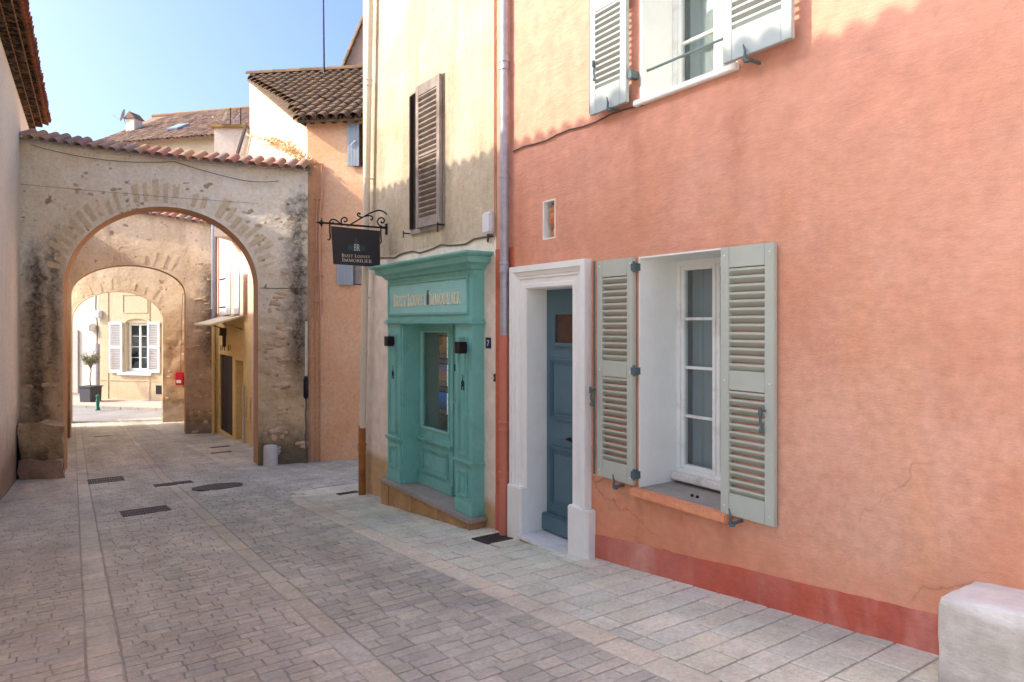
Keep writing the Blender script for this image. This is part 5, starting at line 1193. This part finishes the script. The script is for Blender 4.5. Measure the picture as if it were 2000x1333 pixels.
m = MB(); bx(m, FF, .6, 7.0, 0, 9.5, GF, EH); obj('rear_block', m, far_yellow, fh)
wn = window_unit(fh, FF, .16, w0[0] + .01, w1[0] - .01, w1[1] + .01, w0[1] - .01, 4, white_wood, curtain=False, fr=.07, st=.06)
B('dark_backing', FF, .36, .39, w0[0] + .02, w1[0] - .02, w1[1] + .02, w0[1] - .02, room_shade, fh, 0)  # thin dark sheet standing in for the unlit interior behind the panes
m = MB(); am = (w0[0] + w1[0]) / 2; hw = (w1[0] - w0[0]) / 2   # arched hood over the window
r_ = [[FF(-.06, am + (hw + o_) * math.cos(a_), w0[1] - .02 + (.22 + o_ * .8) * math.sin(a_)) for a_ in [math.pi * k / 14 for k in range(15)]] for o_ in (.02, .16)]
m.grid([r_[0], r_[1], [p + (FF(.06, 0, 0) - FF(0, 0, 0)) for p in r_[1]]]); m.grid([r_[0], [p + (FF(.06, 0, 0) - FF(0, 0, 0)) for p in r_[0]]]); obj('window_hood', m, far_yellow, fh)
for pa, pb in ((215, 241), (290, 314)):
    a_, b_ = ff.hit(pa, 630)[0], ff.hit(pb, 630)[0]; louvre_shutter(fh, FF, a_, b_, ff.hit(pa, 728)[1], ff.hit(pa, 629)[1], shutter_white, .05, th=.05, stile=.11, top=.12, bot=.12, mid=.12, n=13)
h0, h1 = ff.hit(232, 727), ff.hit(298, 734); B('window_sill', FF, -.14, .05, h0[0], h1[0], h1[1], h0[1], white_paint, fh, .02)
for py in (744,): zz = ff.hit(230, py)[1]; B('string_course', FF, -.03, .01, 0.02, 9.48, zz, zz + .05, far_yellow, fh, .008)
for px in (217, 298): B('pilaster_strip', FF, -.03, .01, ff.hit(px, 600)[0] - .2, ff.hit(px, 600)[0] - .16, GF, EH - .2, far_yellow, fh, .005)
obj('panel_frame', frame_mb(FF, -.03, .01, ff.hit(240, 600)[0], ff.hit(289, 600)[0], ff.hit(240, 612)[1], ff.hit(240, 576)[1], .04), far_yellow, fh, .005)
a_ = ff.hit(313, 760); B('vent_cover', FF, -.04, .01, a_[0] - .25, a_[0] + .25, GF + .45, GF + .9, lamp_black, fh, .01)
# its roof: hipped at the left, seen over the arches
rl = 6.0; s_r, RH = ff.hit(301, 221, rl); RH -= .3; dz = RH - EH
pr_ = lambda s_, d_: FF(d_, s_, EH + .05 + dz * d_ / rl)
mm = MB(); mm.prism([pr_(-.4, -.35), pr_(12.5, -.35), pr_(12.5, rl), pr_(s_r, rl)], (0, 0, -.08)); fr_ = obj('roof', mm, far_tiles, fh); colour(fr_.data, [(1, 1, 1)] * len(fr_.data.vertices))
mm = MB(); mm.prism([pr_(-.4, -.35), pr_(s_r, rl), FF(rl * 2, -.4, EH)], (0, 0, -.05)); o_ = obj('roof_hip', mm, far_tiles, fh); colour(o_.data, [(1, 1, 1)] * 6)
parts_ = []; pf = math.atan(dz / rl); s_ = -.3
while s_ < 12.4:
    d_ = -.42
    while d_ < rl - .2:
        if s_ > -.45 + (s_r + .45) * max(0, d_) / rl: parts_.append((tile_mb(.5, .12, .1, .02, 4), ff.M @ Matrix.Translation((s_ + jit(.02), d_, EH + .06 + dz * d_ / rl + jit(.01))) @ Matrix.Rotation(pf, 4, 'X'), vary(R.choice([(.72, .68, .66), (1.15, 1.1, 1.02), (.95, .9, .86), (1.3, 1.22, 1.1)]), .2)))
        d_ += .42 * math.cos(pf)
    s_ += .29
joined(parts_, far_tiles, 'roof_tiles', fr_)
mm = MB(); mm.tube([pr_(s_r - .1, rl) + Vector((0, 0, .05)), pr_(12.5, rl) + Vector((0, 0, .05))], .12, 8); o_ = obj('ridge', mm, far_tiles, fr_, smooth=True); colour(o_.data, [(1.1, 1.05, .85)] * len(o_.data.vertices))
# skylight, chimney
def roof_at(px, py):                        # point of the far roof plane seen at a pixel
    lo, hi = 30.0, 60.0; d_ = ray(px, py)
    for i in range(60):
        t_ = (lo + hi) / 2; p = d_ * t_ + Vector((0, 0, EYE)); l_ = ff.I @ p
        if p.z > EH + .05 + dz * l_.y / rl: lo = t_
        else: hi = t_
    return ff.I @ (d_ * t_ + Vector((0, 0, EYE)))
a_, b_ = roof_at(325, 259), roof_at(368, 251); MR = ff.M @ Matrix.Translation((a_.x, a_.y, a_.z + .1)) @ Matrix.Rotation(pf, 4, 'X')
mm = MB(); mm.box(0, b_.x - a_.x - .2, 0, 1.1, 0, .1, MR); sk = obj('skylight', mm, zinc_blue, fr_, .02); mm = MB(); mm.box(.1, b_.x - a_.x - .3, .1, 1.0, .1, .112, MR); obj('pane', mm, paint('sky_glass', rgb(150, 190, 210), .1, .1), sk)
c0 = roof_at(262, 256); CH = lambda d_, a, z: ff.M @ Vector((c0.x + a, c0.y + d_, c0.z + z))
cs = obj('chimney', bx(MB(), CH, -.3, .3, -.3, .3, -.5, .62), grey_white, fr_, .02); mm = MB(); mm.prism([CH(-.38, -.38, .62), CH(-.38, .38, .62), CH(-.38, .0, 1.0)], CH(.76, 0, 0) - CH(0, 0, 0)); obj('chimney_hood', mm, far_tiles, cs); colour(cs.children[0].data, [(.8, .8, .8)] * len(cs.children[0].data.vertices))
def dish(px, py, t_, r, label, mount_py):
    c_ = wp(px, py, t_); th_ = thing('satellite_dish', label, 'satellite dish', c_ - Vector((0, 0, r)), 'satellite dishes on the roofs'); n = 18
    Rm = Matrix.Translation(c_) @ Matrix.Rotation(-TH + math.radians(24), 4, 'Z') @ Matrix.Rotation(math.radians(18), 4, 'Y') 
    mm = MB(); rows = [[Rm @ Vector((-(1 - (q_ / 4) ** 2) * r * -.22, r * q_ / 4 * math.cos(2 * math.pi * k / n), r * q_ / 4 * math.sin(2 * math.pi * k / n))) for k in range(n + 1)] for q_ in (0.02, 1, 2, 3, 4)]; mm.grid(rows); mm.grid([[p + Vector((.015, .015, 0)) for p in rw] for rw in rows]); obj('reflector', mm, dish_mat, th_, smooth=True)
    mm = MB(); mm.tube([Rm @ Vector((0, 0, -r * .9)), Rm @ Vector((-r * 1.1, 0, -r * .55))], r * .035, 6); mm.tube([Rm @ Vector((-r * 1.1, 0, -r * .6)), Rm @ Vector((-r * 1.15, 0, -r * .42))], r * .08, 6); obj('feed_arm', mm, dish_mat, th_)
    mm = MB(); mm.tube([Rm @ Vector((.12 * r, 0, 0)), Rm @ Vector((.3 * r, 0, -.3 * r)), wp(px + 6, mount_py, t_ + .1)], r * .06, 6); obj('mount', mm, zinc, th_)
    return th_
dish(239, 225, 38.5, .36, 'grey satellite dish beside the far chimney', 243); dish(437, 229, 19.4, .23, 'grey satellite dish on the white stack above the arch', 250)
an = thing('antenna', 'small dark roof antenna standing behind the right dish', 'antenna', wp(457, 250, 19.9)); mm = MB()
for px in (450, 470): mm.tube([wp(px, 252, 19.9), wp(px, 211, 19.9)], .016, 6)
obj('pole', mm, iron, an); mm = MB(); mm.tube([wp(450, 232, 19.9), wp(470, 236, 19.9)], .014, 6); mm.tube([wp(452, 242, 19.9), wp(470, 222, 19.9)], .012, 6); obj('cross_bar', mm, zinc, an)
# white house at the left of the square
wh = thing('white_house', 'bright white house at the left edge of the far opening', 'house', FF(.4, -3, GF)); obj('wall', wall(lambda d_, a, z: FF(d_ + .25, a, z), 5, -9, -.02, GF - .3, 6.2, []), far_white, wh)
a_, b_ = ff.hit(136, 645, .2), ff.hit(153, 768, .2); B('shutter', lambda d_, a, z: FF(d_ + .25, a, z), -.09, -.02, a_[0] - .3, b_[0], b_[1], a_[1], paint('grey_shutter_far', rgb(176, 176, 166), .6), wh, .01)
mm = MB(); x_ = ff.hit(191, 700, .2)[0]; mm.tube([FF(.15, x_, GF), FF(.15, x_, ff.hit(191, 672, .2)[1])], .09, 10); obj('downpipe', mm, zinc, wh, smooth=True); mm = MB(); mm.tube([FF(.17, x_ - .02, ff.hit(191, 672, .2)[1]), FF(.17, x_ + .02, ff.hit(191, 640)[1]), FF(.17, x_ - .1, ff.hit(191, 600)[1]), FF(.17, x_ - .02, 5)], .03, 6); obj('cable', mm, cable_dark, wh)
for px, py, sx, lab in ((199, 614, .25, 'white wall box with a cable above the far pipe'), (182, 640, .22, 'small white floodlight housing on the far white wall')):
    h = ff.hit(px, py, .2); t_ = thing('wall_box', lab, 'box', FF(.0, h[0], h[1] - .2)); B('body', FF, -.22, .2 if px < 190 else -.002, h[0] - sx, h[0] + sx, h[1] - .2, h[1] + .2, plastic_white, t_, .03); B('lid', FF, -.235, -.221, h[0] - sx * .8, h[0] + sx * .8, h[1] - .16, h[1] + .16, plastic_white, t_, .01)
# planter with a little olive, green bollard
pc_ = G(177, 789); pl = thing('planter', 'square dark planter on the pavement of the far square', 'planter', pc_); Pf = lambda d_, a, z: pc_ + (FF(d_, a, z) - FF(0, 0, 0))
z0 = GF + .12 - pc_.z
mm = MB(); r0, r1 = .34, .36; vs = [Pf(sy * r_, sx * r_, zz) for r_, zz in ((r0, z0), (r1, z0 + .78)) for sx, sy in ((-1, -1), (1, -1), (1, 1), (-1, 1))]; mm.add(vs, [(0, 1, 2, 3), (4, 5, 6, 7)] + [(i, (i + 1) % 4, 4 + (i + 1) % 4, 4 + i) for i in range(4)]); obj('pot', mm, planter_mat, pl, .02); obj('rim', frame_mb(lambda d_, a, z: Pf(a, z, d_), z0 + .74, z0 + .80, -.40, .40, -.40, .40, .05), planter_mat, pl, .01)
tr = thing('olive_tree', 'small sparse olive tree growing in the dark planter', 'tree', Pf(0, 0, z0 + .78)); tb_ = Pf(0, 0, z0 + .75); mm = MB(); mm.tube([tb_, tb_ + Vector((-.03, 0, .4)), tb_ + Vector((.02, .02, .85)), tb_ + Vector((-.02, 0, 1.2))], [.03, .025, .022, .015], 7); tips = []
for k in range(14):
    a_ = k * 2.4; e_ = tb_ + Vector((.34 * math.cos(a_) * R.uniform(.5, 1.2), .34 * math.sin(a_), R.uniform(1.3, 1.75))); mid = tb_ + Vector((.1 * math.cos(a_), .1 * math.sin(a_), 1.15)); mm.tube([tb_ + Vector((0, 0, .9)), mid, e_], [.014, .01, .004], 5); tips.append((mid, e_))
obj('trunk', mm, bark, tr); mm = MB()
for k in range(1700):
    a_, b_ = R.choice(tips); p = a_.lerp(b_, R.uniform(.3, 1.1)) + Vector((jit(.16), jit(.16), jit(.14))); u1 = Vector((jit(1), jit(1), jit(1))).normalized() * R.uniform(.03, .06); u2 = u1.cross(Vector((jit(1), jit(1), jit(1)))).normalized() * .014; mm.add([p - u1, p + u2, p + u1, p - u2], [(0, 1, 2, 3)])
tag(obj('crown', mm, leaf_mat, tr, recalc=False), kind='stuff')
bc = G(191, 802); bo = thing('bollard', 'short green cast iron bollard at the kerb of the far square', 'bollard', bc); mm = MB(); mm.lathe([(.11, -.02), (.11, .06), (.085, .1), (.075, .15), (.075, .42), (.09, .44), (.09, .48), (.07, .5), (.068, .58)], bc, 12); obj('shaft', mm, green_iron, bo, smooth=True); mm = MB(); mm.lathe([(.03, .57), (.075, .6), (.09, .66), (.07, .72), (.02, .75)], bc, 12); obj('knob', mm, green_iron, bo, smooth=True)
# left flank, mostly hidden, added to block sunlight between the arches
lf_ = thing('blocking_flank', 'beige house flank added to block sunlight between the arches on the left of the lane', 'house', (0, 25, -2.4)); FLX = lambda d_, a, z: Vector((-.25 + .012 * a - d_, a, z)); obj('wall', wall(FLX, 2.5, 20.7, 32.2, -3.2, 4.9, []), left_pl, lf_)
m = MB(); bx(m, FLX, -.25, 2.6, 20.7, 32.2, 4.9, 5.0); o_ = obj('roof', m, terra_eave, lf_); colour(o_.data, [(1, 1, 1)] * len(o_.data.vertices))
rf_ = thing('blocking_flank', 'house flank added to contain light on the right between the middle and farthest arches', 'house', (4.6, 28, -2.4)); obj('wall', wall(RX(4.45), 2.5, 25.51, 32.4, -3.2, 4.6, []), cream_side, rf_); m = MB(); bx(m, RX(4.45), -.2, 2.6, 25.51, 32.4, 4.6, 4.7); o_ = obj('roof', m, terra_eave, rf_); colour(o_.data, [(1, 1, 1)] * len(o_.data.vertices))  # right flank, out of view, added to contain the light

# ------------------------------------------------------------------ unseen square and house added behind the viewpoint to bounce sunlight up the lane
lime = stucco('bounce_stone', rgb(224, 216, 202), rgb(216, 208, 192), rgb(206, 196, 180), bump=0.003)
m = MB(); m.grid([[(x, y_, gz(y_) + .002) for x in (-30, -12, -1.4, 3.75, 12, 24)] for y_ in (-22, -12, -4, 0.9)]); tag(obj('square', m, lime, None, recalc=False), 'unseen pale square added to bounce sunlight up the lane', 'square', kind='structure')
bh = thing('bounce_facade', 'unseen cream house added across the square to bounce light up the lane', 'house', (0, -20, .4))
SQ = lambda d_, a, z: Vector((a, -20 - d_, z)); wn_ = [(-16 + 4 * k, -14.9 + 4 * k, z0_, z0_ + 1.9, .25) for k in range(8) for z0_ in (1.3, 4.6)]
obj('wall', wall(SQ, 1, -20, 18, -.2, 8.5, wn_), cream_side, bh)
for h_ in wn_: B('window', SQ, .1, .14, h_[0], h_[1], h_[2], h_[3], shutter_blue, bh, 0)
